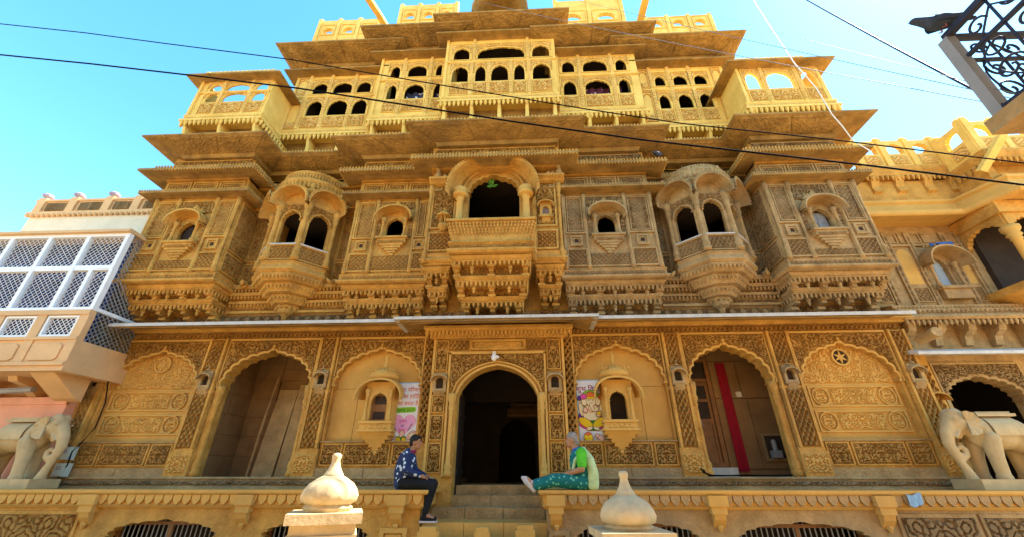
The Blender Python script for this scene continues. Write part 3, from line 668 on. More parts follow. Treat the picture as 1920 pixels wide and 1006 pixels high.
def box_bay(x0, x1, d, m, cx, wz, z1=7.86, pane=None, nb=4, tiers=None, mini=True):
    z0 = ZB
    B = MB(); C = B.archplate(x0, x1, z0, z1+.6, cx, .21, wz, wz+.34, wz+.6, d, .08, 'cusp', 10, .09)
    for a, c in ((x0, x0+.12), (x1-.12, x1)): B.box(a, c, -.25, d-.081, z0, z1+.6)
    B.box(x0+.12, x1-.12, -.25, d-.081, z0, z0+.1)
    B.box(x0+.12, x1-.12, -.25, d-.081, z1+.5, z1+.6)
    P = B.build('hanging_bay', m, HV)
    hv('bay_dark_lining', DARKIN, lambda b: b.box(x0+.13, x1-.13, -.24, d-.085, z1+.0, z1+.02), None, P)  # dark sheet added below the real ceiling to keep the window black
    hv('arch_moulding', m, lambda b: b.archtrim(C, d, .03, .03), None, P)
    wall_window(P, cx, wz, d, m, 1., pane)
    xs = [(x0+.07, cx-.5), (cx+.5, x1-.07)]
    for a, c in xs:
        xm = (a+c)/2
        hv('carved_panel', m, lambda b: (b.relief(a+.04, c-.04, z0+.99, z1-.14, d+.003, .028, 'niche'), b.frame(a, c, z0+.95, z1-.1, .04, d, d+.045), b.frame(a+.06, c-.06, z0+1.01, z1-.16, .02, d, d+.05)), None, P)
        hv('peep_window', m, lambda b: (b.frame(xm-.14, xm+.14, z0+.62, z0+.9, .05, d, d+.05), b.frame(xm-.08, xm+.08, z0+.68, z0+.84, .03, d, d+.03)), None, P)
        hv('peep_opening', DARKIN, lambda b: b.plate([(xm-.045, z0+.71), (xm+.045, z0+.71), (xm+.045, z0+.78), (xm, z0+.82), (xm-.045, z0+.78)], d+.002, d+.008), None, P)
        hv('carved_panel', m, lambda b: (b.relief(a+.05, c-.05, z0+.13, z0+.5, d+.003, .025, 'diaper'), b.frame(a, c, z0+.08, z0+.55, .04, d, d+.045)), None, P)
    hv('carved_panel', m, lambda b: (b.relief(cx-.44, cx+.44, wz+.86, z1-.12, d+.003, .025, 'scroll'), b.frame(cx-.48, cx+.48, z0+.08, z1-.1, .035, d, d+.035), b.relief(cx-.44, cx-.33, wz-.0, wz+.5, d+.003, .02, 'fine'), b.relief(cx+.33, cx+.44, wz-.0, wz+.5, d+.003, .02, 'fine'), b.relief(cx-.44, cx+.44, z0+.13, wz-.45, d+.003, .02, 'diaper')), None, P)
    for px in (x0+.035, cx-.49, cx+.49, x1-.035):
        hv('colonnette', m, lambda b: b.column(px, d+.035, z0+.02, z1-.05, .03, 8), None, P, True)
    for sx, xe in ((-1, x0), (1, x1)):       # side faces
        Ms = Matrix.Translation((xe, 0, 0))@Matrix.Rotation(sx*PI/2, 4, 'Z')
        hv('carved_panel', m, lambda b: [(b.relief(-d+.1 if sx > 0 else .1, -.1 if sx > 0 else d-.1, za, zb, .003, .025, 'fine', .018), b.frame(-d+.06 if sx > 0 else .06, -.06 if sx > 0 else d-.06, za-.04, zb+.04, .03, 0, .04)) for za, zb in ((z0+.15, z0+.55), (z0+.7, z1-.15))], None, P, M=Ms)
    path = [(x0, 0), (x0, -d), (x1, -d), (x1, 0)]
    hv('base_moulding', m, lambda b: (b.sweep(path, [(-.2, z0+.03), (.04, z0+.03), (.06, z0), (.04, z0-.03), (.045, z0-.11), (.09, z0-.14), (.09, z0-.18), (.05, z0-.2), (-.2, z0-.2)]), b.relief(x0, x1, z0-.105, z0-.035, d+.046, .015, 'lattice')), None, P)
    hv('beaded_band', m, lambda b: b.drops(path, .05, z0+.02, .05, .016, .035), 'stuff', P)
    corbels(P, x0, x1, d, z0-.2, m, tiers or ((.12, z0-.27), (.33, z0-.55)), nb)
    # cornice A, attic panels
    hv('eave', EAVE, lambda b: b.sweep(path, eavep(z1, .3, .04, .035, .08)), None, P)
    hv('beaded_edge', m, lambda b: b.drops(path, .3, z1+.03, .06, .022, -.05), 'stuff', P)
    n = 3; w = (x1-x0-.1)/n
    for k in range(n):
        a = x0+.05+w*k
        hv('attic_panel', m, lambda b: (b.frame(a+.02, a+w-.02, z1+.16, z1+.5, .04, d, d+.04), b.frame(a+.09, a+w-.09, z1+.22, z1+.44, .025, d, d+.03), b.relief(a+.13, a+w-.13, z1+.25, z1+.41, d+.002, .02, 'fine')), None, P)
    return P
box_bay(-8.6, -6.4, .8, STONE, -7.47, 6.52, pane=WOODD)
box_bay(-3.55, -1.62, .55, STONE, -2.48, 6.66, tiers=((.1, ZB-.27), (.25, ZB-.55)))
box_bay(1.58, 3.78, .55, GREY, 2.63, 6.6, tiers=((.1, ZB-.27), (.25, ZB-.55)))
box_bay(6.35, 8.45, .8, GREY, 7.4, 6.45, pane=GREYM)

# eaves that run along the whole front, level B and level C
PB = [(-8.6, 1.5), (-8.6, -.85), (-6.4, -.85), (-6.4, 0), (-3.55, 0), (-3.55, -.6), (-1.62, -.6), (-1.62, -.98), (1.58, -.98), (1.58, -.6), (3.78, -.6), (3.78, 0), (6.35, 0), (6.35, -.85), (8.45, -.85), (8.45, 1.5)]
hv('upper_wall', STONE, lambda b: b.sweep(PB, [(0, 8.4), (0, 9.3), (-.25, 9.3), (-.25, 8.4)]))
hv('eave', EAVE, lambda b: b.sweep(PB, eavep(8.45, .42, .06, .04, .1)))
hv('beaded_edge', STONE, lambda b: (b.drops(PB[1:-1], .41, 8.49, .075, .028, -.07), b.drops(PB[1:-1], .41, 8.44, .075, .022, .045)), 'stuff')
for (a, c, d, m) in ((-8.55, -6.45, .85, STONE), (-3.5, -1.67, .6, STONE), (-1.55, 1.5, .98, STONE), (1.63, 3.73, .6, GREY), (6.4, 8.4, .85, GREY)):
    hv('carved_frieze', m, lambda b: (b.relief(a, c, 8.66, 8.98, d+.003, .035, 'scroll'), b.box(a, c, d, d+.05, 8.6, 8.65), b.box(a, c, d, d+.05, 8.99, 9.04)))
PCe = [(-8.25, 1.5), (-8.25, -.95), (-6.4, -.95), (-6.4, -.2), (-3.5, -.2), (-3.5, -.72), (-1.45, -.72), (-1.45, -1.1), (1.5, -1.1), (1.5, -.72), (3.6, -.72), (3.6, -.2), (6.4, -.2), (6.4, -.95), (8.35, -.95), (8.35, 1.5)]
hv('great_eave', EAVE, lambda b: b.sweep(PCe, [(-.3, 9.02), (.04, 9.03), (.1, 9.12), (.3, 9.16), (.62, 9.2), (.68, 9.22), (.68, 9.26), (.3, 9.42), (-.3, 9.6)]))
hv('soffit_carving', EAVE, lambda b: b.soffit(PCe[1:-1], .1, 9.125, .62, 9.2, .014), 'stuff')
hv('beaded_edge', UPPER, lambda b: b.drops(PCe[3:-3], .68, 9.255, .08, .022, -.035), 'stuff')

# central balcony bay
def centre():
    d = .78; x0, x1 = -1.62, 1.55; cx = -.05
    B = MB()
    C = B.archplate(x0, x1, ZB+.1, 8.6, cx, .62, 6.5, 7.78, 8.34, d, .16, 'cusp', 10, .07)
    for a, c in ((x0, x0+.12), (x1-.12, x1)): B.box(a, c, -.25, d-.161, ZB+.1, 8.6)
    B.box(x0+.12, x1-.12, -.25, d-.161, ZB+.1, ZB+.2); B.box(x0+.12, x1-.12, -.25, d-.161, 8.5, 8.6)
    P = B.build('balcony_bay', STONE, HV)
    hv('bay_dark_lining', DARKIN, lambda b: (b.box(x0+.13, x1-.13, -3, d-.165, 8.4, 8.42), b.box(x0+.125, x0+.14, -3, d-.165, 6, 8.4), b.box(x1-.14, x1-.125, -3, d-.165, 6, 8.4)), None, P)  # dark sheets added inside the bay so the arch stays black
    hv('arch_moulding', STONE, lambda b: (b.archtrim(C, d, .05, .04), b.archtrim([(cx+.74*math.cos(a), 7.72+.76*math.sin(a)) for a in np.linspace(PI, 0, 25)], d, .06, .07)), None, P)
    hv('arch_hood', STONE, lambda b: (b.hood(cx, 1.06, 7.52, 1.08, d-.02, d+.5, .06, .05, 26, .0), b.archtrim([(cx+.9*math.cos(a), 7.56+.95*math.sin(a)) for a in np.linspace(PI, 0, 25)], d, .08, .16)), None, P)
    hv('hood_beading', STONE, lambda b: [b.lathe(cx+1.08*math.cos(a), d+.5, [(.025, 7.5+1.12*math.sin(a)**.8-.03), (.03, 7.5+1.12*math.sin(a)**.8), (.008, 7.5+1.12*math.sin(a)**.8+.04)], 5) for a in np.linspace(.05, PI-.05, 44)], 'stuff', P)
    for sx in (-1, 1):
        hv('column', SMOOTH, lambda b: (b.column(cx+sx*.78, d+.24, 6.6, 7.72, .085, 12, 1.9), b.lathe(cx+sx*.78, d+.24, [(.17, 7.5), (.2, 7.56), (.14, 7.6), (.19, 7.68), (.15, 7.74)], 8)), None, P, True)
        xa, xb = (x0+.06, cx-.92) if sx < 0 else (cx+.98, x1-.1)
        xm = (xa+xb)/2
        hv('carved_panel', STONE, lambda b: (b.relief(xa+.05, xb-.05, 6.8, 8.0, d+.003, .03, 'fine'), b.frame(xa, xb, 6.75, 8.05, .045, d, d+.05)), None, P)
        hv('carved_panel', STONE, lambda b: (b.relief(xa+.05, xb-.05, 6.2, 6.6, d+.003, .03, 'diaper'), b.frame(xa, xb, 6.14, 6.66, .045, d, d+.05)), None, P)
        if sx > 0:
            wj = hv('tiny_window', STONE, lambda b: (b.archplate(xm-.14, xm+.14, 7.0, 7.42, xm, .075, 7.06, 7.18, 7.28, d+.1, .06, 'cusp', 6, .1), b.hood(xm, .19, 7.25, .17, d, d+.2, .04, .02, 12), b.box(xm-.17, xm+.17, d, d+.13, 6.97, 7.0), b.prism([(d, 6.97), (d+.1, 6.97), (d, 6.8)], xm-.1, xm+.1), b.lathe(xm, d+.05, [(.03, 7.42), (.012, 7.5), (.003, 7.56)], 6)), None, P)
            hv('blue_pane', flat('blue_pane', (.12, .25, .5), .3), lambda b: b.box(xm-.08, xm+.08, d+.03, d+.04, 7.05, 7.29), None, P)
            hv('niche_arch', STONE, lambda b: b.archtrim(arch(xm, .17, 7.55, 7.9, 'cusp', 10, .08), d+.02, .03, .03), None, P)
        else:
            hv('lantern_shrine', STONE, lambda b: (b.lathe(xm+.06, d+.14, [(.05, 6.62), (.13, 6.72), (.13, 6.77), (.09, 6.79)], 8), [b.lathe(xm+.06+.09*math.cos(k*PI/3), d+.14+.09*math.sin(k*PI/3), [(.014, 6.78), (.014, 7.02)], 5) for k in range(6)], b.lathe(xm+.06, d+.14, [(.17, 7.0), (.18, 7.03), (.11, 7.1), (.05, 7.15), (.02, 7.2), (.03, 7.23), (.004, 7.3)], 8)), None, P)
        # small side cornices with squatting lions
        xa, xb = (x0-.02, cx-.95) if sx < 0 else (cx+1.0, x1+.12)
        hv('side_cornice', STONE, lambda b: (b.sweep([(xa, -d), (xb, -d)], [(0, 8.0), (.12, 8.02), (.2, 8.09), (.24, 8.1), (.24, 8.15), (0, 8.17)]), b.drops([(xa, -d), (xb, -d)], .22, 8.11, .07, .022, .06)), None, P)
        hv('carved_lion', GREY, lambda b: [b.lathe(u, dd, pr, 8) for u, dd, pr in ((xb-.12 if sx > 0 else xa+.2, d+.15, [(.07, 8.15), (.09, 8.2), (.07, 8.3), (.04, 8.36)]), (xb-.13 if sx > 0 else xa+.21, d+.19, [(.03, 8.33), (.06, 8.37), (.055, 8.43), (.02, 8.47)]), (xb-.28 if sx > 0 else xa+.38, d+.16, [(.05, 8.15), (.06, 8.2), (.03, 8.26)]), (xb-.38 if sx > 0 else xa+.5, d+.16, [(.04, 8.15), (.05, 8.22), (.02, 8.27)]))], None, P, True)
    hv('attic_panel', STONE, lambda b: [(b.frame(a, c, 8.18, 8.42, .03, d, d+.04), b.relief(a+.05, c-.05, 8.22, 8.38, d+.002, .02, 'diaper')) for a, c in ((x0+.1, cx-.95), (cx+1.0, x1-.05))], None, P)
    for px in (x0+.03, x1-.03, cx-.88, cx+.95): hv('colonnette', STONE, lambda b: b.column(px, d+.04, ZB+.12, 8.0, .035, 8), None, P, True)
    # balcony
    bx0, bx1 = -1.0, .9; e = 1.28
    def pth(k, o): return [(bx0+k, 0-.3), (bx0+k, -e+o), (bx1-k, -e+o), (bx1-k, -.3)]
    hv('balustrade', STONE, lambda b: (b.box(bx0+.1, bx1-.1, d, e-.05, 6.15, 6.3), b.sweep(pth(0, 0), [(-.1, 6.62), (.05, 6.62), (.06, 6.65), (.05, 6.68), (-.1, 6.68)]), b.sweep(pth(0, 0), [(-.1, 6.15), (-.09, 6.15), (-.0, 6.62), (-.1, 6.62)])), None, P)
    hv('scale_carving', STONE, lambda b: [b.drops(pth(0, 0), -.09+.018*k+.012, 6.25+.07*k, .075, .032, .075) for k in range(6)], 'stuff', P)
    hv('balcony_base', STONE, lambda b: (b.sweep(pth(.06, .06), [(-.3, 6.14), (.03, 6.14), (.05, 6.1), (.0, 6.07), (.0, 5.98), (.06, 5.94), (.06, 5.9), (.02, 5.86), (-.3, 5.86)]), b.relief(bx0+.06, bx1-.06, 5.99, 6.06, e-.058, .015, 'rosette'), b.box(bx0+.3, bx1-.3, 0, e-.3, 5.87, 6.13)), None, P)
    corbels(P, bx0+.1, bx1-.1, 1.15, 5.86, STONE, ((.05, 5.78), (.25, 5.4), (.55, 5.04)), 3)
    # the parts of the bay beside the balcony
    pa = [(x0, 0), (x0, -d), (x1, -d), (x1, 0)]
    hv('base_moulding', STONE, lambda b: (b.sweep(pa, [(-.2, 6.1), (.04, 6.1), (.06, 6.07), (.04, 6.04), (.04, 5.97), (.08, 5.94), (.08, 5.9), (.02, 5.86), (-.2, 5.86)]),), None, P)
    corbels(P, x0, bx0-.02, d, 5.86, STONE, ((.1, 5.74), (.3, 5.36)), 2); corbels(P, bx1+.02, x1, d, 5.86, STONE, ((.1, 5.74), (.3, 5.36)), 2)
    # something of the dark room: a beam and a bench rail
    hv('room_beam', DARKIN, lambda b: (b.box(-1.2, 1.2, -2.2, -2, 7.35, 7.5),), None, P); hv('bench_rail', SLAB, lambda b: b.box(-.9, .8, -.6, -.55, 6.95, 6.98), None, P)
    return P
centre()

# octagonal oriels
def oriel(cx, m, ctr):
    ap = .82; s_ = ap*math.tan(PI/8)         # half side
    root = None
    def fp(r):       # plan path at apothem r (half octagon + returns)
        h = r*math.tan(PI/8); return [(cx-r, 0), (cx-r, -h), (cx-h, -r), (cx+h, -r), (cx+r, -h), (cx+r, 0)]
    z0 = 5.78
    def tiers(b):
        b.sweep(fp(ap+.02), [(-.4, 5.98), (.03, 5.98), (.05, 5.95), (.02, 5.92), (.02, 5.85), (.05, 5.82), (.05, 5.76), (.0, 5.72), (-.4, 5.72)])
        for k, (r, zt, zb) in enumerate(((ap-.02, 5.72, 5.56), (ap-.2, 5.56, 5.36), (ap-.4, 5.36, 5.17), (ap-.58, 5.17, 5.03))):
            b.sweep(fp(r), [(-.02 if r < .3 else -.3, zt), (.03, zt), (.05, zt-.04), (.03, zt-.07), (-.06, zb), (-.02 if r < .3 else -.3, zb)])
            if r < .3: b.sweep(fp(r*.6), [(0, zt), (.02, zb), (-.1, zb)])
        b.lathe(cx, .1, [(.2, 5.06), (.17, 4.98), (.09, 4.94), (.05, 4.88), (.07, 4.85), (.01, 4.79)], 10)
        b.box(cx-.6, cx+.6, 0, .5, 5.6, 5.75)
    P = mk('oriel', m, HV, tiers)
    hv('pendant_row', m, lambda b: [b.drops(fp(r), .03, z, .085, .03, .1) for r, z in ((ap-.02, 5.67), (ap-.2, 5.51), (ap-.4, 5.31), (ap-.58, 5.12))], 'stuff', P)
    for k, ang in enumerate((-PI/4, 0, PI/4)):
        Mx = Matrix.Translation((cx, 0, 0))@Matrix.Rotation(ang, 4, 'Z')
        C = [None]
        def face(b):
            C[0] = b.archplate(-s_, s_, 5.98, 7.9, 0, .23, 6.42, 7.1, 7.38, ap, .1, 'cusp', 10, .09)
        f = hv('oriel_face', m, face, None, P, M=Mx)
        hv('arch_beads', m, lambda b: (b.archtrim(C[0], ap, .03, .04), [b.lathe(u, ap+.02, [(.012, z-.02), (.018, z), (.012, z+.02)], 5) for u, z in C[0][::3]]), 'stuff', P, M=Mx)
        hv('balustrade_panel', m, lambda b: (b.relief(-s_+.06, s_-.06, 6.05, 6.36, ap+.003, .02, 'lattice'), b.frame(-s_+.03, s_-.03, 6.01, 6.4, .03, ap, ap+.04)), None, P, M=Mx)
        hv('sill', SLAB, lambda b: b.box(-s_+.02, s_-.02, ap-.12, ap+.06, 6.4, 6.43), None, P, M=Mx)
        hv('spandrel_carving', m, lambda b: b.spandrel(C[0], 7.56, -s_+.05, s_-.05, ap+.003, .02, 'fine', 16, .045), 'stuff', P, M=Mx)
        hv('face_hood', m, lambda b: (b.hood(0, s_+.08, 7.52, .42, ap-.04, ap+.34, .05, .03, 14, .06), b.archtrim([((s_-.04)*math.cos(a), 7.58+.3*math.sin(a)) for a in np.linspace(PI, 0, 15)], ap, .04, .05)), None, P, M=Mx)
        hv('hood_beading', m, lambda b: [b.lathe((s_+.1)*math.cos(a), ap+.34, [(.016, 7.5+.44*math.sin(a)**.8-.02), (.02, 7.5+.44*math.sin(a)**.8), (.006, 7.5+.44*math.sin(a)**.8+.03)], 5) for a in np.linspace(.05, PI-.05, 22)], 'stuff', P, M=Mx)
    for sx in (-1, 1):
        hv('oriel_return', m, lambda b: (b.box(cx+sx*ap-(.1 if sx > 0 else 0), cx+sx*ap+(.1 if sx < 0 else 0), -.2, s_, 5.98, 7.9),), None, P)
    hv('oriel_dark_lining', DARKIN, lambda b: b.lathe(cx, 0, [(ap-.12, 7.5), (ap-.12, 7.52)], 16), None, P)  # dark disc added inside the oriel so its windows stay black
    for a in (-3*PI/8, -PI/8, PI/8, 3*PI/8):
        r = ap/math.cos(PI/8)+.02
        hv('column', m, lambda b: b.column(cx+r*math.sin(a), r*math.cos(a), 6.0, 7.58, .055, 10), None, P, True)
    def top(b):
        b.sweep(fp(ap-.0), [(0, 7.86), (.02, 7.9), (.1, 7.93), (.1, 7.98), (0, 8.0), (-.3, 8.0), (-.3, 7.86)])
        if ctr:      # smooth ribbed dome
            b.lathe(cx, .1, [(ap+.02, 8.0), (ap+.06, 8.1), (ap+.05, 8.22), (ap-.05, 8.4), (ap-.22, 8.56), (ap-.45, 8.68), (.1, 8.75)], 28)
        else:        # flared crown like a cornice
            b.lathe(cx, .1, [(ap-.02, 8.0), (ap+.02, 8.12), (ap+.1, 8.24), (ap+.1, 8.28), (ap-.08, 8.3), (ap-.08, 8.36), (ap-.03, 8.5), (ap+.02, 8.55), (ap-.08, 8.6), (.1, 8.68)], 28)
    hv('oriel_crown', m, top, None, P, True)
    def crest(b):
        for k in range(26):
            a = -PI/2+PI*(k+.5)/26; r = ap+.04
            b.lathe(cx+r*math.sin(a), .1+r*math.cos(a), [(.03, 8.02), (.045, 8.07), (.03, 8.14), (.05, 8.19), (.01, 8.24)], 6)
        if ctr:
            for k in range(40):
                a = -PI/2+PI*(k+.5)/40; r = ap-.02; b.lathe(cx+r*math.sin(a), .1+r*math.cos(a), [(.02, 8.3), (.035, 8.35), (.01, 8.4)], 5)
            for k in range(5): b.lathe(cx-.2+.1*k, .3, [(.03, 8.72), (.05, 8.77), (.02, 8.81), (.004, 8.86)], 6)
        else:
            for k in range(34):
                a = -PI/2+PI*(k+.5)/34; r = ap-.03; b.lathe(cx+r*math.sin(a), .1+r*math.cos(a), [(.015, 8.36), (.03, 8.42), (.02, 8.5), (.035, 8.53)], 5)
    hv('crown_carving', m, crest, 'stuff', P)
    for a in (-PI/8, PI/8, -3*PI/8, 3*PI/8):
        r = ap+.08
        hv('carved_peacock', m, lambda b: (b.lathe(cx+r*math.sin(a), .05+r*math.cos(a), [(.04, 7.95), (.06, 8.02), (.07, 8.1), (.04, 8.16), (.025, 8.22), (.045, 8.26), (.04, 8.31), (.01, 8.34)], 8),), None, P, True)
    # side makara heads
    for sx in (-1, 1):
        hv('carved_beast', m, lambda b: (b.lathe(cx+sx*(ap+.28), .25, [(.04, 5.6), (.09, 5.66), (.08, 5.74), (.03, 5.78)], 8), b.tube([(cx+sx*(ap+.28), -.3, 5.68), (cx+sx*(ap+.22), -.42, 5.66), (cx+sx*(ap+.18), -.46, 5.72)], [.06, .045, .02], 8)), None, P, True)
    return P
oriel(-4.95, STONE, False); oriel(5.05, GREY, True)
for a, c, z in ((-1.66, 1.6, 5.9), (-8.6, -6.4, 5.75), (6.35, 8.45, 5.75), (-3.55, -1.66, 5.75), (1.6, 3.78, 5.75)):
    hv('corbel_wall', STONE, lambda b: b.box(a, c, -.25, .02, 5.0, z))
# ================================================================== roof pavilions
def pavilion(x0, x1, d, z0, rows, cols, zs_, zbig, bigout, bp, blind=(), upcols=None, base='drops', room=True, m=UPPER):
    ztop = zs_+.02
    zm = (rows[0][1]+rows[1][0])/2+.04 if len(rows) > 1 else ztop
    B = MB(); fr = []
    for ri, (zb, zt) in enumerate(rows):
        za, zc = (z0 if ri == 0 else zm), (zm if ri == 0 else ztop)
        cl = cols if (ri == 0 or upcols is None) else upcols
        ed = [x0]+[(p[1]+q[0])/2 for p, q in zip(cl[:-1], cl[1:])]+[x1]
        if blind:
            if blind[0]: ed[0] = cl[0][0]-.14; B.box(x0, ed[0], d-.05, d, za, zc)
            if blind[1]: ed[-1] = cl[-1][1]+.14; B.box(ed[-1], x1, d-.05, d, za, zc)
        for (l, r), a, c in zip(cl, ed[:-1], ed[1:]):
            hw = (r-l)/2*1.1
            C = B.archplate(a, c, za, zc, (l+r)/2, hw, zb, zb+(zt-zb)*.55, zt+.07, d, .05, 'cusp', 8, .07)
            fr.append((a, c, l, r, zb, zt, za, zc, C))
    for a, c in ((x0, x0+.12), (x1-.12, x1)): B.box(a, c, -.2, d-.051, z0, ztop)
    B.box(x0+.12, x1-.12, -.2, d-.051, z0, z0+.06)
    P = B.build('roof_pavilion', m, HV)
    for (a, c, l, r, zb, zt, za, zc, C) in fr:
        hv('window_carving', m, lambda b: (b.spandrel(C, min(zt+.16, zc-.06), l-.07, r+.07, d+.003, .02, 'fine', 10, .03), b.frame(l-.1, r+.1, zb-.03, min(zt+.22, zc-.03), .02, d, d+.03)), None, P)
        if za == z0 and zb-z0 > .3:
            hv('dado_carving', m, lambda b: (b.relief(l-.03, r+.03, max(z0+.1, zb-.5), zb-.07, d+.003, .03, 'fine'), b.frame(l-.07, r+.07, max(z0+.07, zb-.54), zb-.04, .02, d, d+.03)), None, P)
        for xx in (a, c):
            if xx in (x0, x1): continue
        hv('pilaster', m, lambda b: (b.box(a-.045, a+.045, d, d+.05, za+.02, zc-.02), b.relief(a-.04, a+.04, za+.06, zc-.06, d+.051, .016, 'diaper'), b.drops([(a, -d-.05), (a, -d-.051)], 0, za+.2, .1, .03, .12)) if a > x0 else b.box(a, a+.07, d, d+.05, za+.02, zc-.02), None, P)
    if len(rows) > 1: hv('string_course', m, lambda b: (b.box(x0, x1, d, d+.045, zm-.03, zm+.03), b.drops([(x0, -d), (x1, -d)], .05, zm+.02, .06, .015, .04)), None, P)
    for k in (0, 1):
        if blind and blind[k]:
            a, c = (x0+.1, fr[0][0]-.06) if k == 0 else (fr[-1][1]+.06, x1-.1)
            for za, zc in ((z0+.1, zm-.05), (zm+.06, ztop-.1)):
                hv('blind_niche', SMOOTH, lambda b: (b.frame(a, c, za, zc, .03, d, d+.035), b.archtrim(arch((a+c)/2, (c-a)/2-.05, zc-.25, zc-.1, 'cusp', 8, .1), d, .02, .03)), None, P)
                hv('dado_carving', m, lambda b: b.relief(a+.05, c-.05, za+.04, za+.28, d+.003, .025, 'bold'), None, P)
    path = [(x0, .1), (x0, -d), (x1, -d), (x1, .1)]
    hv('base_moulding', m, lambda b: (b.sweep(path, [(-.3, z0+.05), (.04, z0+.05), (.05, z0+.01), (.03, z0-.02), (.03, z0-.1), (.08, z0-.13), (.08, z0-.2), (-.3, z0-.2)]), b.relief(x0, x1, z0-.095, z0-.025, d+.031, .015, 'beads', .015)), None, P)
    hv('pendant_row', m, lambda b: b.drops(path, .05, z0-.2, .125, .05, .17, 6), 'stuff', P)
    n = max(2, int((x1-x0)/.75)+1)
    for k in range(n):
        xx = x0+.1+(x1-x0-.2)*k/(n-1)
        hv('bracket', m, lambda b: (b.box(xx-.05, xx+.05, -.1, d-.05, z0-.75, z0-.2), b.prism([(d-.05, z0-.2), (d+.06, z0-.2), (d+.02, z0-.35), (d-.05, z0-.6)], xx-.04, xx+.04)), None, P)
    hv('under_wall', EAVE, lambda b: b.box(x0+.02, x1-.02, -.2, max(d-.3, -.1), 9.4, z0-.2), None, P)
    hv('eave', EAVE, lambda b: b.sweep(path, eavep(zs_, .3, .03, .03, .06)), None, P)
    if zbig:
        q = [(bp[0], .1), (bp[0], -d-.02), (bp[1], -d-.02), (bp[1], .1)]
        hv('attic_wall', m, lambda b: (b.sweep(path, [(-.16, zs_+.05), (-.02, zs_+.05), (-.02, zbig+.1), (-.16, zbig+.1)]), b.relief(x0+.05, x1-.05, zs_+.12, zs_+.3, d-.018, .02, 'bold')), None, P)
        hv('great_eave', EAVE, lambda b: b.sweep(q, [(-.2, zbig-.2), (.03, zbig-.18), (.07, zbig-.1), (.25, zbig-.06), (bigout-.05, zbig-.03), (bigout, zbig-.02), (bigout, zbig+.03), (.25, zbig+.18), (-.2, zbig+.3)]), None, P)
        hv('soffit_carving', EAVE, lambda b: b.soffit(q, .1, zbig-.09, bigout-.06, zbig-.03, .013), 'stuff', P)
    if room:
        hv('pavilion_room', DARKIN, lambda b: (b.box(x0+.02, x1-.02, -3.2, d-.15, ztop-.0, ztop+.05), b.box(x0+.02, x1-.02, -3.2, -3.1, z0, ztop)), None, P)
    return P
pavilion(-6.62, -3.75, .2, 10.72, ((11.34, 11.97), (12.3, 12.77)), ((-5.97, -5.54), (-5.3, -4.74), (-4.54, -4.13)), 13.15, 13.75, .78, (-6.3, -3.75), (1, 0))
pavilion(-3.75, -1.7, .5, 10.85, ((11.57, 12.18), (12.54, 13.04)), ((-3.4, -3.13), (-2.84, -2.3), (-1.98, -1.75)), 13.42, 13.95, .78, (-3.5, -1.6))
P3 = pavilion(-1.6, 1.68, .9, 11.05, ((11.69, 12.35), (12.68, 13.19)), ((-1.35, -.91), (-.67, -.39), (-.19, .26), (.47, .75), (1.02, 1.49)), 13.6, 14.05, .58, (-1.4, 1.55), None, ((-1.35, -.91), (-.58, .7), (1.02, 1.49)))
pavilion(1.72, 4.15, .5, 10.85, ((11.46, 12.04), (12.45, 12.94)), ((1.92, 2.26), (2.57, 3.23), (3.54, 3.84)), 13.22, 13.6, .75, (1.7, 3.95))
pavilion(4.15, 6.85, .2, 10.5, ((11.1, 11.65), (12.07, 12.47)), ((4.74, 5.02), (5.3, 5.67), (5.92, 6.26)), 12.9, 13.38, .78, (4.15, 6.6), (1, 1))
pavilion(-8.66, -6.5, 1.1, 10.45, ((11.0, 11.3), (11.4, 11.68)), ((-8.35, -8.02), (-7.82, -7.2), (-6.98, -6.65)), 11.85, None, 0, None, room=False)
pavilion(6.5, 8.7, 1.1, 10.15, ((10.7, 11.3),), ((6.72, 7.03), (7.27, 7.87), (8.19, 8.51)), 11.5, None, 0, None, room=False)
# tile trim above the two corner screens, and their open side returns
for (a, c, z) in ((-8.5, -6.4, 11.98), (6.5, 8.4, 11.62)):
    hv('tile_ridge', UPPER, lambda b: [b.box(a+.13*k, a+.13*k+.1, 1.05, 1.3, z, z+.09) for k in range(int((c-a)/.13))], 'stuff')
    hv('tile_bed', UPPER, lambda b: b.box(a-.05, c+.05, 1.0, 1.32, z-.06, z))
# curved roof over the middle
hv('curved_eave', EAVE, lambda b: (b.hood(.05, .82, 14.1, 1.0, .7, 1.55, .05, .05, 22), b.box(-.7, .8, .6, .9, 14.0, 14.6), b.plate([(.05+.66*math.cos(a), 14.15+.6*math.sin(a)) for a in np.linspace(0, PI, 15)], .85, .95)), None, P3)
hv('tympanum', UPPER, lambda b: (b.relief(-.42, .52, 14.16, 14.55, .955, .03, 'bold'), b.archtrim([(.05+.62*math.cos(a), 14.15+.55*math.sin(a)) for a in np.linspace(PI, 0, 17)], .95, .05, .06)), None, P3)
hv('roof_figures', UPPER, lambda b: [b.lathe(x, .9, [(.06, 14.35), (.09, 14.43), (.05, 14.52), (.07, 14.58), (.02, 14.66)], 7) for x in (-1.25, -1.05, -.9, 1.0, 1.2, 1.4)], 'stuff', P3)
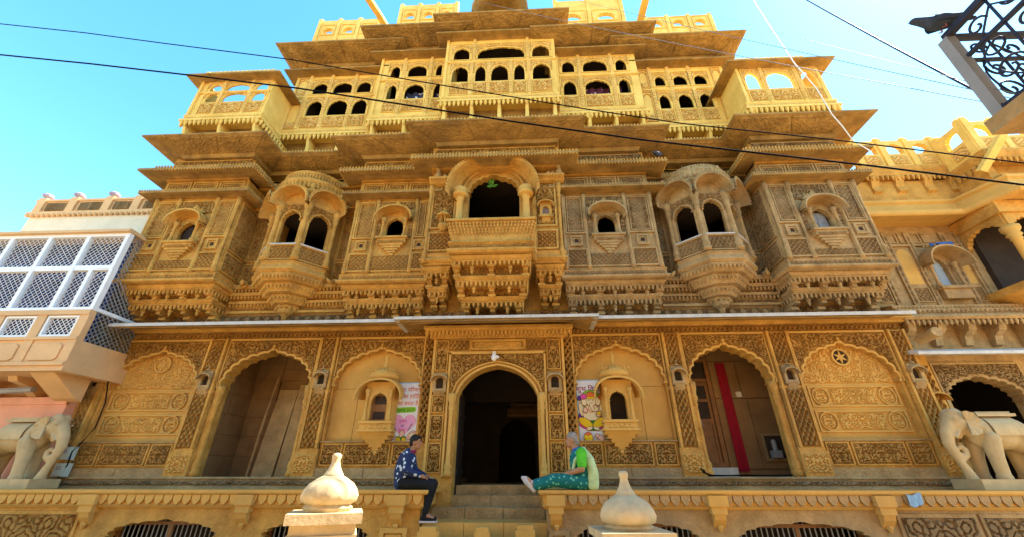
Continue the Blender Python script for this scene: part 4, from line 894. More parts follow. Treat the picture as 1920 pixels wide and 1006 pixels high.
# parapets with openings
def parapet(x0, x1, y, z0, z1, zo, zt, n):
    w = (x1-x0)/n; B = MB()
    for k in range(n):
        a = x0+w*k; B.archplate(a, a+w, z0, z1, a+w/2, w*.24, zo, zo+(zt-zo)*.5, zt, -y, .14, 'cusp', 6, .1)
    P = B.build('parapet', UPPER, HV)
    for k in range(n+1):
        a = x0+w*k
        hv('parapet_post', UPPER, lambda b: (b.box(a-.06, a+.06, -y-.16, -y+.05, z0, z1+.03), b.lathe(a, -y-.05, [(.07, z1+.03), (.09, z1+.08), (.04, z1+.14), (.01, z1+.2)], 8)), None, P)
        if k < n: hv('panel_frame', UPPER, lambda b: b.frame(a+.1, a+w-.1, zo-.12, zt+.16, .03, -y, -y+.03), None, P)
parapet(-6.85, -4.6, .2, 13.8, 16.85, 16.08, 16.42, 3); parapet(-3.85, -1.75, .2, 14.2, 17.6, 16.75, 17.15, 3)
parapet(1.95, 4.35, .2, 13.7, 17.4, 16.2, 16.6, 2); parapet(5.1, 7.35, .2, 13.4, 16.15, 15.62, 15.98, 3)
hv('roof_wall', UPPER, lambda b: (b.box(-1.75, 1.95, -.4, .2, 14.0, 15.4),))
for pts in (((-3.95, .1, 15.5), (-4.12, -.7, 15.42), (-4.3, -1.35, 15.36)), ((4.6, .2, 14.9), (4.6, -.4, 14.85), (4.6, -1.3, 14.8))):
    def spout(b):
        for (p, q) in zip(pts[:-1], pts[1:]):
            b.add([(p[0]-.1, p[1], p[2]), (p[0]+.1, p[1], p[2]), (p[0]+.1, p[1], p[2]+.14), (p[0]-.1, p[1], p[2]+.14), (q[0]-.1, q[1], q[2]), (q[0]+.1, q[1], q[2]), (q[0]+.1, q[1], q[2]+.14), (q[0]-.1, q[1], q[2]+.14)], [(0, 1, 5, 4), (1, 2, 6, 5), (2, 3, 7, 6), (3, 0, 4, 7), (4, 5, 6, 7), (0, 3, 2, 1)])
    hv('water_spout', UPPER, spout)

# curtains and pale doors seen through the roof windows
def cloth_mat(name, ca, cb, sc, th=.5):
    m = bpy.data.materials.new(name); m.use_nodes = True; n = m.node_tree.nodes; l = m.node_tree.links; b = n['Principled BSDF']; b.inputs['Roughness'].default_value = .9
    tc = n.new('ShaderNodeTexCoord'); v = n.new('ShaderNodeTexVoronoi'); v.inputs['Scale'].default_value = sc; r = n.new('ShaderNodeValToRGB'); r.color_ramp.interpolation = 'CONSTANT'
    r.color_ramp.elements[0].color = cb+(1,); r.color_ramp.elements[1].color = ca+(1,); r.color_ramp.elements[1].position = th
    l.new(tc.outputs['Object'], v.inputs['Vector']); l.new(v.outputs['Distance'], r.inputs['Fac']); l.new(r.outputs['Color'], b.inputs['Base Color']); return m
def curtain(x0, x1, d, z0, z1, m, label):
    n = 24; u = np.linspace(x0, x1, n)
    o = mk('curtain', m, None, lambda b: b.grid(np.stack([np.stack([u, -(d-.3)+.03*np.sin(u*22), np.full(n, z)], -1) for z in np.linspace(z0, z1, 5)], 0)))
    tag(o, label, 'curtain', 'curtains in the roof windows')
curtain(-2.9, -2.25, .5, 11.4, 12.2, cloth_mat('navy_print', (.03, .04, .12), (.6, .65, .75), 6, .33), 'navy and white printed curtain in a roof pavilion window')
curtain(-2.02, -1.74, .5, 11.4, 12.15, cloth_mat('indigo_print', (.02, .02, .08), (.5, .5, .6), 5, .3), 'narrow indigo curtain in the window beside the navy printed curtain')
curtain(2.5, 3.3, .5, 11.3, 12.1, cloth_mat('maroon_print', (.09, .015, .05), (.6, .5, .6), 5, .25), 'maroon curtain with pale spots in a wide roof window')
curtain(1.9, 2.3, .5, 11.3, 11.75, cloth_mat('lilac_print', (.35, .3, .55), (.7, .65, .8), 7, .3), 'short lilac curtain in the window beside the maroon curtain')
curtain(3.5, 3.68, .5, 11.3, 12.1, cloth_mat('plum_print', (.08, .02, .06), (.4, .3, .4), 7, .2), 'dark plum curtain strip drawn aside in a roof window')
# ================================================================== house with white lattice on the left
LH = empty('lattice_house', (-12, 0, 0)); LHM = Matrix.Translation((12, 0, 0))
tag(LH, 'ochre house with a blue-white lattice enclosure jutting over the street', 'house')
def lh(name, m, fn, kind=None, parent=None, M=None): return mk(name, m, parent or LH, fn, kind, False, LHM if M is None else LHM@M)
XR, LY = -8.42, 1.2       # right end, front distance
Z = dict(soff=3.55, pan=4.08, sm=4.62, lo=4.72, mid=5.72, top=6.6)
lh('lower_wall', PINKP, lambda b: (b.box(-17, -9.005, -.3, .3, 1.0, 3.1), b.box(-17, -9.005, .28, .33, 2.95, 3.1)))
lh('upper_wall', OCHRE, lambda b: (b.box(-17, XR-.02, -.5, -.4, 3.5, 6.7), b.box(-17, -9.005, -.3, .1, 3.1, 3.45)))
lh('floor_slab', OCHRE, lambda b: (b.box(-17, XR, -.4, LY, Z['soff']-.1, Z['soff']), b.box(-17, XR, -.4, LY+.04, Z['soff'], Z['soff']+.07)))
XF = XR-.006
band = lh('panel_band', OCHRE, lambda b: (b.box(-17, XF, LY-.12, LY-.02, Z['soff']+.07, Z['pan']), b.box(-17, XF, LY-.12, LY+.02, Z['pan'], Z['pan']+.06), b.box(-17, XF, LY-.12, LY+.02, Z['sm'], Z['lo']), b.box(XR-.1, XF+.002, -.4, LY-.125, Z['soff']+.07, Z['pan'])))
for k in range(9):
    x = XR-.0-.93*k
    lh('pier', OCHRE, lambda b: b.box(x-.2, x+.001, LY-.123, LY+.0, Z['soff']+.07, Z['sm']), None, band)
    a, c = x-.93, x-.2
    lh('raised_panel', OCHRE, lambda b: b.plate([(a+.05, 3.7), (a+.12, 3.66), (c-.12, 3.66), (c-.05, 3.7), (c-.05, 3.96), (c-.12, 4.0), (a+.12, 4.0), (a+.05, 3.96)], LY-.02, LY+.005), None, band)
    lh('window_frame', WHITEP, lambda b: b.frame(a+.02, c-.02, Z['pan']+.07, Z['sm']-.01, .045, LY-.1, LY-.02), None, band)
    lh('lattice_pane', WHITEP, lambda b: b.jali(a+.05, c-.05, Z['pan']+.1, Z['sm']-.04, LY-.07, LY-.06, .1, .011), None, band)
enc = lh('enclosure_frame', WHITEP, lambda b: (b.box(-17, XF, LY-.1, LY, Z['lo'], Z['lo']+.07), b.box(-17, XF, LY-.1, LY-.003, Z['mid']-.05, Z['mid']+.05), b.box(-17, XF, LY-.1, LY, Z['top']-.08, Z['top']-.002), b.box(XR-.08, XR+.004, LY-.104, LY+.006, Z['lo']+.003, Z['top']-.004), b.box(XR-.08, XR+.002, -.3, -.2, Z['lo']+.004, Z['top']-.006), b.box(XR-.08, XF+.003, -.198, LY-.106, Z['lo']+.006, Z['lo']+.08)))
for k in range(9):
    c = XR-.08-.93*k; a = c-.93
    lh('mullion', WHITEP, lambda b: b.box(a, a+.09, LY-.1, LY+.003, Z['lo']+.07, Z['top']-.08), None, enc)
    lh('lattice_pane', WHITEP, lambda b: b.jali(a+.09, c, Z['mid']+.05, Z['top']-.08, LY-.062, LY-.05, .112, .0075), None, enc)
    lh('lattice_pane', WHITEP, lambda b: b.jali(a+.09, c, Z['lo']+.07, Z['mid']-.05, LY-.062, LY-.05, .112, .0075), None, enc)
    if k == 0: lh('mullion', WHITEP, lambda b: b.box((a+c)/2, (a+c)/2+.08, LY-.1, LY+.003, Z['lo']+.07, Z['mid']-.05), None, enc)
Ms = Matrix.Translation((XR, 0, 0))@Matrix.Rotation(PI/2, 4, 'Z')
lh('lattice_pane', GREYM, lambda b: (b.jali(-LY+.1, .3, Z['lo']+.08, Z['top'], -.06, -.03, .115, .011),), None, enc, Ms)
lh('lattice_pane', GREYM, lambda b: (b.jali(-LY+.1, .3, Z['pan'], Z['lo'], -.06, -.03, .115, .011),), None, enc, Ms)
lh('inner_wall', MESHIN, lambda b: (b.box(-17, XR-.3, LY-.5, LY-.45, Z['pan'], Z['top']),))
lh('roof_slab', OCHRE, lambda b: (b.box(-17, XR+.03, -.6, LY+.08, Z['top'], Z['top']+.06), b.box(-17, XR+.0, -.6, LY+.03, Z['top']+.06, Z['top']+.1)))
lh('roof_room', CREAM, lambda b: (b.box(-13.9, -9.0, -3, -.5, 6.6, 8.4),))
rr = lh('roof_parapet', OCHRE, lambda b: (b.box(-14.0, -9.0, -.62, -.44, 8.4, 8.52), b.box(-13.9, -9.0, -.6, -.5, 8.52, 8.95), b.box(-13.95, -9.0, -.6, -.46, 8.9, 8.97), b.drops([(-14.0, .44), (-9, .44)], .0, 8.42, .16, .06, .1)))
for x in (-13.75, -12.75, -11.65, -10.75, -9.5):
    lh('parapet_post', OCHRE, lambda b: (b.box(x-.12, x+.12, -.6, -.44, 8.52, 9.02),), None, rr)
    lh('ball_finial', flat('lilac_grey', (.3, .27, .38)), lambda b: b.lathe(x, -.52, [(.05, 9.02), (.06, 9.06), (.13, 9.1), (.14, 9.15), (.09, 9.2), (.02, 9.23)], 10), None, rr)
for a, c in ((-13.55, -12.95), (-12.55, -11.85), (-11.45, -10.95), (-10.55, -9.7)):
    lh('carved_panel', GREY, lambda b: b.relief(a, c, 8.56, 8.86, -.497, .03, 'beads', .03), None, rr)
for x in (-9.1, -9.9, -10.9, -12):
    lh('corbel', OCHRE, lambda b: b.prism([(.1, 3.1), (.25, 3.1), (.4, 3.2), (.5, 3.3), (.75, 3.35), (.8, 3.45), (.1, 3.45)], x-.1, x+.1))
lh('corner_haunch', OCHRE, lambda b: b.prism([(.3, 3.0), (.45, 3.05), (.75, 3.25), (1.05, 3.45), (.3, 3.45)], -9.25, -8.72))
tag(mk('drain_pipe', GREYM, None, lambda b: b.tube([(-9.9, .4, 7.4), (-9.3, -.3, 7.0), (-8.75, -1.0, 6.78)], .055, 8)), 'grey pipe sloping down over the lattice enclosure roof', 'pipe')
tag(mk('water_pipe', GREYM, None, lambda b: b.tube([(-12, -.5, 3.2), (-10.4, -.5, 3.2), (-9.6, -.55, 3.22)], .06, 8)), 'fat grey pipe lying under the lattice house overhang', 'pipe')

# ================================================================== weathered house on the right
RH = empty('carved_house', (10, 0, 0)); RHM = Matrix.Translation((-10, 0, 0))
tag(RH, 'weathered grey-brown carved house adjoining the mansion, with a roof parapet', 'house')
def rh(name, m, fn, kind=None, parent=None, M=None, smooth=False): return mk(name, m, parent or RH, fn, kind, smooth, RHM if M is None else RHM@M)
D0 = -.3
B = MB(); CA = B.archplate(8.76, 11.5, 1.4, 3.95, 10.15, .78, 1.4, 3.0, 3.5, D0, .3, 'cusp', 12, .07); gw = B.build('ground_wall', GREY, RH, M=RHM)
rh('spandrel_carving', GREY, lambda b: (b.spandrel(CA, 3.72, 9.3, 11.0, D0+.003, .03, 'scroll', 20, .05), b.frame(9.25, 11.05, 1.45, 3.76, .04, D0, D0+.05)), 'stuff', gw)
rh('side_pilaster', STONE, lambda b: (b.box(8.76, 9.2, D0, D0+.08, 1.4, 3.95), b.relief(8.82, 9.14, 2.2, 3.7, D0+.082, .03, 'lattice'), b.hood(8.98, .2, 3.0, .15, D0+.05, D0+.25, .05, .02, 10)), None, gw)
rh('dark_room', DARKIN, lambda b: (b.box(8.8, 11.6, -2.6, -2.5, 1.4, 4), b.box(8.76, 8.8, -2.5, D0-.3, 1.4, 4), b.box(11.6, 11.7, -2.5, D0-.3, 1.4, 4), b.box(8.8, 11.6, -2.5, D0-.3, 3.96, 4.05), b.box(8.8, 11.6, -2.5, D0-.3, 1.3, 1.4)), None, gw)
rh('chhajja', SLAB, lambda b: b.sweep([(8.6, -D0), (14, -D0)], [(-.1, 3.95), (.3, 3.88), (.6, 3.8), (.62, 3.8), (.62, 3.86), (.3, 3.98), (-.1, 4.08)]))
uw = rh('upper_wall', GREY, lambda b: (b.box(8.76, 11.6, D0-.25, D0, 3.95, 5.5), b.archplate(8.76, 11.6, 5.5, 7.0, 10.55, .2, 5.53, 6.0, 6.33, D0, .25, 'cusp', 8, .08), b.box(8.76, 11.6, D0-.25, D0, 7.0, 8.9)))
rh('ledge', GREY, lambda b: (b.sweep([(8.8, -D0), (11.7, -D0)], [(0, 4.6), (.45, 4.6), (.5, 4.64), (.47, 4.7), (.4, 4.74), (.42, 4.84), (.3, 4.9), (.3, 4.98), (0, 5.05)]), b.relief(8.8, 11.6, 4.75, 4.83, D0+.41, .015, 'lattice')), None, uw)
rh('pendant_row', GREY, lambda b: (b.drops([(8.8, -D0), (11.7, -D0)], .42, 4.6, .11, .04, .13), b.drops([(8.8, -D0), (11.7, -D0)], .3, 4.95, .08, .025, .06)), 'stuff', uw)
for k in range(5):
    x = 9.0+.62*k
    rh('bracket', GREY, lambda b: b.prism([(D0, 4.1), (D0+.1, 4.12), (D0+.15, 4.3), (D0+.3, 4.4), (D0+.36, 4.58), (D0, 4.58)], x-.08, x+.08), None, uw)
for x in (9.25, 9.62, 10.15, 10.98, 11.35):
    rh('pilaster', GREY, lambda b: (b.box(x-.06, x+.06, D0, D0+.05, 5.05, 7.0), b.relief(x-.03, x+.03, 5.1, 6.9, D0+.051, .015, 'lattice')), None, uw)
for a, c in ((8.85, 9.19), (9.68, 10.09), (11.04, 11.29)):
    rh('pale_niche', SMOOTH, lambda b: b.plate([(a+.04, 5.62), (c-.04, 5.62)]+[((a+c)/2+(c-a-.08)/2*math.cos(t), 6.35+.2*math.sin(t)) for t in np.linspace(0, PI, 9)], D0-.01, D0+.008), None, uw)
    rh('carved_panel', GREY, lambda b: (b.relief(a+.05, c-.05, 5.2, 5.5, D0+.003, .02, 'diaper'), b.frame(a+.02, c-.02, 5.16, 5.54, .025, D0, D0+.03)), None, uw)
rh('attic_band', GREY, lambda b: (b.box(8.8, 11.6, D0, D0+.06, 6.6, 6.66), [b.frame(a, a+.5, 6.7, 6.98, .03, D0, D0+.03) for a in (8.85, 9.4, 9.95, 10.5, 11.05)]), None, uw)
rh('window_hood', GREY, lambda b: (b.hood(10.55, .46, 6.05, .4, D0, D0+.4, .05, .03, 16, .06), b.box(10.2, 10.9, D0, D0+.2, 5.43, 5.5), b.box(10.25, 10.85, D0, D0+.15, 5.2, 5.43), [b.column(10.55+s*.28, D0+.1, 5.5, 6.1, .035, 8) for s in (-1, 1)], b.drops([(10.2, -D0-.2), (10.9, -D0-.2)], 0, 6.46, .08, .03, -.07)), None, uw)
rh('shutter', flat('pale_blue_shutter', (.33, .42, .5)), lambda b: (b.box(10.35, 10.545, D0-.12, D0-.1, 5.53, 6.33), b.box(10.555, 10.75, D0-.12, D0-.1, 5.53, 6.33)), None, uw)
rh('heavy_cornice', SMOOTH, lambda b: b.sweep([(8.75, -D0), (11.55, -D0), (11.9, -D0-.9), (14.5, -D0-.9)], [(-.4, 7.2), (.3, 7.18), (.62, 7.12), (.66, 7.15), (.66, 7.25), (.5, 7.3), (.45, 7.55), (.5, 7.6), (.5, 7.66), (-.4, 7.7)]), None, uw)
tt = rh('roof_terrace', STONE, lambda b: (b.box(9.0, 11.6, D0-.25, .12, 7.66, 8.3), b.sweep([(9.35, 0), (9.35, -.2), (11.6, -.2), (11.6, 0)], [(-.3, 8.4), (.03, 8.4), (.06, 8.46), (.03, 8.5), (.08, 8.6), (.08, 8.68), (-.3, 8.68)])))
rh('pendant_row', STONE, lambda b: b.drops([(9.35, -.2), (11.6, -.2)], .04, 8.4, .12, .045, .15), 'stuff', tt)
for x in (9.6, 10.2, 10.9, 11.5): rh('bracket', STONE, lambda b: b.prism([(.1, 7.9), (.2, 7.95), (.16, 8.1), (.26, 8.38), (.1, 8.38)], x-.1, x+.1), None, tt)
def rpar(x0, x1, d, z0, z1, n, M=None):
    w = (x1-x0)/n; B = MB()
    for k in range(n): B.archplate(x0+w*k, x0+w*(k+1), z0, z1, x0+w*(k+.5), w*.3, z0+(z1-z0)*.5, z0+(z1-z0)*.68, z1-.1, d, .12, 'cusp', 6, .1)
    P = B.build('parapet', UPPER, RH, M=RHM if M is None else RHM@M)
    for k in range(n+1):
        rh('parapet_post', UPPER, lambda b: (b.box(x0+w*k-.07, x0+w*k+.07, d-.13, d+.04, z0, z1+.03), b.lathe(x0+w*k, d-.05, [(.08, z1+.03), (.09, z1+.07), (.04, z1+.12), (.01, z1+.16)], 8)), None, P, M)
    for k in range(n): rh('carved_panel', UPPER, lambda b: b.relief(x0+w*k+.14, x0+w*(k+1)-.14, z0+.1, z0+(z1-z0)*.42, d+.003, .02, 'bold'), None, P, M)
rpar(9.5, 11.55, .2, 8.68, 9.6, 3)
# projecting wing with a colonnaded balcony
rh('wing_wall', STONE, lambda b: (b.box(11.55, 11.75, D0, .85, 7.66, 8.3), b.box(11.75, 14.5, D0, .7, 7.66, 8.2), b.box(11.6, 14.5, -1.5, 1.0, 7.66, 7.75)))
rh('wing_room', DARKIN, lambda b: (b.box(11.62, 14.5, -.35, -.2, 3.9, 7.65), b.box(14.4, 14.5, -.2, .7, 4, 7.65), b.box(11.6, 14.4, -.2, .7, 7.2, 7.3)))
rh('wing_ledge', STONE, lambda b: (b.sweep([(11.55, .3), (11.55, -1.0), (14.5, -1.0)], [(-.3, 8.2), (.03, 8.2), (.06, 8.26), (.1, 8.34), (.1, 8.42), (-.3, 8.42)]), b.drops([(11.55, .3), (11.55, -1.0), (14.5, -1.0)], .05, 8.2, .13, .05, .16)))
rpar(11.5, 14.5, 1.0, 8.42, 9.4, 4)
rpar(-1.0, .35, 0, 8.42, 9.4, 2, Matrix.Translation((11.5, 0, 0))@Matrix.Rotation(-PI/2, 4, 'Z')@Matrix.Scale(-1, 4, (1, 0, 0)))
rh('roof_stay', UPPER, lambda b: b.tube([(11.35, -.9, 7.9), (11.7, -1.35, 8.55)], .1, 4))
wb = rh('wing_balcony', STONE, lambda b: (b.sweep([(11.35, .3), (11.35, -.75), (14.5, -.75)], [(-.9, 4.9), (-.3, 4.9), (.1, 5.15), (.12, 5.3), (-.1, 5.3), (-.9, 5.2)]), b.sweep([(11.35, .3), (11.35, -.75), (14.5, -.75)], [(-.1, 6.85), (.05, 6.85), (.05, 7.15), (-.1, 7.15)])))
for x in (11.4, 12.5, 13.6):
    rh('column', SMOOTH, lambda b: b.column(x, .7, 5.3, 6.5, .09, 12, 1.8), None, wb, None, True)
for (a, c) in ((11.4, 12.5), (12.5, 13.6)):
    rh('balcony_arch', STONE, lambda b: b.archplate(a, c, 6.4, 6.85, (a+c)/2, (c-a)/2-.08, 6.4, 6.42, 6.8, .74, .12, 'cusp', 10, .08), None, wb)
rh('balcony_arch', STONE, lambda b: b.archplate(-.7, .3, 6.4, 6.85, -.2, .42, 6.4, 6.42, 6.8, .0, .12, 'cusp', 10, .08), None, wb, Matrix.Translation((11.36, 0, 0))@Matrix.Rotation(-PI/2, 4, 'Z')@Matrix.Scale(-1, 4, (1, 0, 0)))
rh('stone_spout', GREY, lambda b: b.tube([(8.95, -.1, 4.15), (8.93, -.55, 4.2)], [.1, .1], 12), None, uw)
tag(mk('tarpaulin_scrap', flat('blue_plastic', (.04, .16, .5), .4), None, lambda b: b.grid(np.stack([np.stack([10.35+.45*np.linspace(0, 1, 8), -.0+.05*np.sin(np.arange(8)*2.1+j), 6.5+.04*np.sin(np.arange(8)*1.7+j*2)+.05*j-.02*j*j], -1) for j in range(4)], 0))), 'crumpled scrap of blue plastic on the window hood', 'plastic')
# ================================================================== sculpted figures: overlapping capsules fused into one skin
def _ball(c, r, n=14, m=10):
    V = [(c[0]+r[0]*math.sin(PI*i/m)*math.cos(2*PI*k/n), c[1]+r[1]*math.sin(PI*i/m)*math.sin(2*PI*k/n), c[2]+r[2]*math.cos(PI*i/m)) for i in range(m+1) for k in range(n)]
    return V, [(i*n+k, (i+1)*n+k, (i+1)*n+(k+1) % n, i*n+(k+1) % n) for i in range(m) for k in range(n)]
def blob(parts, vox, smooth=4):
    b = MB()
    for p in parts:
        if p[0] == 'e':
            V, F = _ball(p[1], p[2]); b.add(V, F)
        else:
            pts, rs = p[1], p[2]
            for (a, c, ra, rc) in zip(pts[:-1], pts[1:], rs[:-1], rs[1:]):
                n = max(2, int((Vector(c)-Vector(a)).length/max(.35*min(ra, rc), .006)))
                b.tube([Vector(a).lerp(Vector(c), k/n) for k in range(n+1)], [ra+(rc-ra)*k/n for k in range(n+1)], 12)
            for q, r in zip(pts, rs):
                V, F = _ball(q, (r, r, r), 12, 8); b.add(V, F)
    o = b.build('tmp', STONE)
    r = o.modifiers.new('r', 'REMESH'); r.mode = 'VOXEL'; r.voxel_size = vox; r.use_smooth_shade = True
    if smooth: s = o.modifiers.new('s', 'SMOOTH'); s.factor = .5; s.iterations = smooth
    me = bpy.data.meshes.new_from_object(o.evaluated_get(bpy.context.evaluated_depsgraph_get()))
    old = o.data; bpy.data.objects.remove(o); bpy.data.meshes.remove(old)
    return me
def obj(name, me, m, parent=None, loc=None):
    me.name = name; me.materials.clear(); me.materials.append(m)
    me.polygons.foreach_set('use_smooth', [True]*len(me.polygons))
    o = bpy.data.objects.new(name, me); COL.objects.link(o)
    if parent: o.parent = parent
    if loc: o.location = loc
    return o

# ------------------------------------------------------------------ stone elephants
ELE = mat('pale_elephant_stone', (.52, .38, .19), var=.2, scale=4)
def elephant(loc, rz, label, m):
    R_ = empty('elephant_statue', loc, rz); R_.scale = (.92,)*3
    L = []
    for sx, sy, f in ((.3, .15, .1), (.34, -.15, .16), (-.36, .15, -.06), (-.33, -.15, .02)):
        L.append(('c', [(sx, sy, .7), (sx+f*.5, sy, .38), (sx+f*.7, sy, .1), (sx+f*.75, sy, .03)], [.15, .115, .1, .12]))
    me = blob([('e', (0, 0, .8), (.47, .25, .29)), ('e', (-.33, 0, .76), (.25, .25, .32)), ('e', (.3, 0, .82), (.25, .24, .3)), ('c', [(.35, 0, .9), (.6, 0, 1.0)], [.22, .19]),
               ('e', (.64, 0, 1.02), (.21, .18, .24)), ('e', (.66, .07, 1.17), (.12, .09, .1)), ('e', (.66, -.07, 1.17), (.12, .09, .1)),
               ('c', [(.78, 0, .98), (.9, 0, .8), (.95, 0, .62), (.92, 0, .46), (.82, 0, .38), (.73, 0, .42), (.7, 0, .52), (.76, 0, .58), (.82, 0, .54)], [.12, .105, .09, .08, .07, .06, .05, .04, .035]),
               ('c', [(.92, 0, .42), (.84, 0, .2), (.8, 0, .0)], [.06, .07, .1]), ('c', [(.74, .1, .84), (.86, .13, .72)], [.035, .015]), ('c', [(.74, -.1, .84), (.86, -.13, .72)], [.035, .015]),
               ('e', (.72, 0, .82), (.1, .08, .12)), ('c', [(-.56, 0, .85), (-.62, 0, .6), (-.6, 0, .4)], [.04, .03, .035])]+L, .018, 5)
    obj('body', me, m, R_)
    for sy in (-1, 1):
        b = MB(); n = 12
        P = []
        for i in range(5):
            t = i/4; row = []
            for k in range(n+1):
                a = -PI*.62+PI*1.24*k/n
                row.append((.6-.19*t*math.cos(a), sy*(.19+.07*t-.012*math.cos(k*PI)*t), .98+.03-.22*t*math.sin(a)-.04*t))
            P.append(row)
        P = np.array(P); b.grid(P); Q = P.copy(); Q[..., 1] -= sy*.025; b.grid(Q)
        ear = b.build('ear', m, R_)
        b = MB(); b.lathe(.78, sy*.165, [(.012, 1.03), (.02, 1.05), (.012, 1.07)], 8); b.build('eye', m, R_)
    mk('saddle_cloth', m, R_, lambda b: (b.grid(np.array([[(-.3+.55*i/12, .262*math.sin(a)*(1.02+.01*math.cos(i*3)), .8+.31*math.cos(a)) for a in np.linspace(-1.75, 1.75, 21)] for i in range(13)])),))
    mk('saddle_board', m, R_, lambda b: (b.box(-.38, .34, -.17, .17, 1.1, 1.15), b.box(-.34, .3, -.12, .12, 1.15, 1.19)))
    mk('head_band', m, R_, lambda b: b.tube([(.52, .17*math.cos(a), 1.02+.19*math.sin(a)) for a in np.linspace(-.4, PI+.4, 15)], .02, 6))
    mk('plinth', m, R_, lambda b: b.box(-.72, .95, -.3, .3, -.15, .02))
    tag(R_, label, 'statue', 'stone elephants on the terrace')
elephant((-9.2, -.62, 1.545), 0, 'stone elephant statue on the terrace beside the salmon wall', ELE)
elephant((8.98, -.62, 1.545), PI, 'stone elephant statue on the terrace before the weathered house arch', ELE)

# ------------------------------------------------------------------ gate posts with domed caps
def gatepost(x, y, top, r, rz, label, m):
    G = empty('gate_post', (x, y, 0), rz)
    zb = top-r*1.72       # underside of the dome
    n = 24
    def dome(b):
        prof = [(r*.78, zb-.03), (r*.95, zb), (r*1.0, zb+r*.2), (r*.95, zb+r*.42), (r*.8, zb+r*.62), (r*.55, zb+r*.8), (r*.4, zb+r*.88)]
        V = []
        for i, (q, z) in enumerate(prof):
            for k in range(48):
                a = 2*PI*k/48; f = 1+((.07 if i < 3 else .035)*abs(math.cos(k*PI/4)) if 0 < i < 5 else 0)
                V.append((q*f*math.cos(a), q*f*math.sin(a), z))
        b.add(V, [(i*48+k, i*48+(k+1) % 48, (i+1)*48+(k+1) % 48, (i+1)*48+k) for i in range(len(prof)-1) for k in range(48)])
    mk('ribbed_dome', m, G, dome, smooth=True)
    mk('spire', m, G, lambda b: b.lathe(0, 0, [(r*.42, zb+r*.84), (r*.36, zb+r*.95), (r*.25, zb+r*1.12), (r*.18, zb+r*1.3), (r*.15, zb+r*1.45), (r*.18, zb+r*1.54), (r*.19, zb+r*1.63), (r*.12, top-.005), (.01, top)], 14), smooth=True)
    mk('neck', m, G, lambda b: (b.lathe(0, 0, [(r*.85, zb-.08), (r*.92, zb-.05), (r*.8, zb-.02)], n),))
    w = r*1.3
    mk('cap_slab', m, G, lambda b: (b.box(-w, w, -w, w, zb-.16, zb-.08), b.box(-w*.86, w*.86, -w*.86, w*.86, zb-.24, zb-.162)))
    mk('shaft', m, G, lambda b: (b.box(-w*.92, w*.92, -w*.92, w*.92, zb-.36, zb-.242), b.box(-w*1.25, w*1.25, -w*1.25, w*1.25, zb-.44, zb-.362), b.box(-w*1.1, w*1.1, -w*1.1, w*1.1, 0, zb-.442)))
    tag(G, label, 'gate post', 'domed gate posts in front of the steps')
POST = mat('cream_limestone', (.62, .47, .26), var=.22, scale=5, bump=.3, bscale=25)
gatepost(-1.13, -4.5, 1.805, .235, math.radians(22), 'domed stone gate post standing in the sun, nearer the seated man', POST)
gatepost(1.9, -2.9, 1.67, .32, math.radians(4), 'domed stone gate post standing in shade, nearer the seated woman', POST)

# ------------------------------------------------------------------ people
SKIN = mat('brown_skin', (.36, .17, .085), var=.1, scale=9, bump=0, rough=.6)
SKIN2 = mat('tan_skin', (.42, .21, .11), var=.1, scale=9, bump=0, rough=.6)
HAIRB = mat('black_hair', (.02, .014, .01), var=.3, scale=30, bump=.4, bscale=90, rough=.6)
HAIRG = mat('grey_hair', (.3, .26, .22), var=.5, scale=20, bump=.4, bscale=90, rough=.6)
DOTS = cloth_mat('navy_dotted_shirt', (.012, .025, .085), (.55, .65, .72), 13, .3)
BLACKT = mat('black_trousers', (.012, .012, .014), var=.3, scale=12, bump=.2, bscale=30)
TEAL = cloth_mat('teal_swirl_cloth', (.0, .13, .12), (.12, .42, .3), 16, .32)
GREEN = mat('bright_green_cloth', (.1, .5, .03), var=.25, scale=8, bump=.2, bscale=20)
SHAWL = mat('pale_lime_shawl', (.5, .62, .3), var=.25, scale=10, bump=.2, bscale=20)
SHOEW = mat('off_white_shoe', (.55, .5, .48), var=.15, scale=20)
def head_parts(c, dx):
    """head centred at c, facing dx (+1/-1 along x)"""
    x, y, z = c; f = dx
    return [('e', (x-f*.012, y, z+.02), (.098, .076, .105)), ('e', (x+f*.028, y, z-.06), (.066, .056, .066)), ('c', [(x+f*.084, y, z+.012), (x+f*.108, y, z-.028)], [.011, .016]),
            ('e', (x+f*.07, y, z-.068), (.026, .03, .011)), ('e', (x+f*.06, y, z-.105), (.028, .028, .022)), ('e', (x-f*.01, y-.078, z-.012), (.016, .012, .032)), ('e', (x-f*.01, y+.078, z-.012), (.016, .012, .032)),
            ('e', (x+f*.075, y-.033, z+.03), (.018, .022, .008)), ('e', (x+f*.075, y+.033, z+.03), (.018, .022, .008))]
def hand_parts(w, d, dn, side):
    """wrist w, pointing d, palm facing dn; five fingers with a bend"""
    w, d, dn = Vector(w), Vector(d).normalized(), Vector(dn).normalized(); s = d.cross(dn)*side
    P = [('c', [w, w+d*.045], [.028, .036]), ('c', [w+d*.04+s*.016, w+d*.085+s*.022], [.024, .02]), ('c', [w+d*.04-s*.016, w+d*.085-s*.022], [.024, .02])]
    for k, L in enumerate((.062, .072, .067, .052)):
        b = w+d*.088+s*(.031-.0205*k)
        P.append(('c', [b, b+d*L*.5+dn*.006, b+d*L*.85+dn*.026, b+d*L*.95+dn*.044], [.0095, .009, .008, .0075]))
    t = w+d*.03+s*.03
    P.append(('c', [t, t+d*.03+s*.022+dn*.008, t+d*.06+s*.024+dn*.02], [.0125, .011, .009]))
    return P
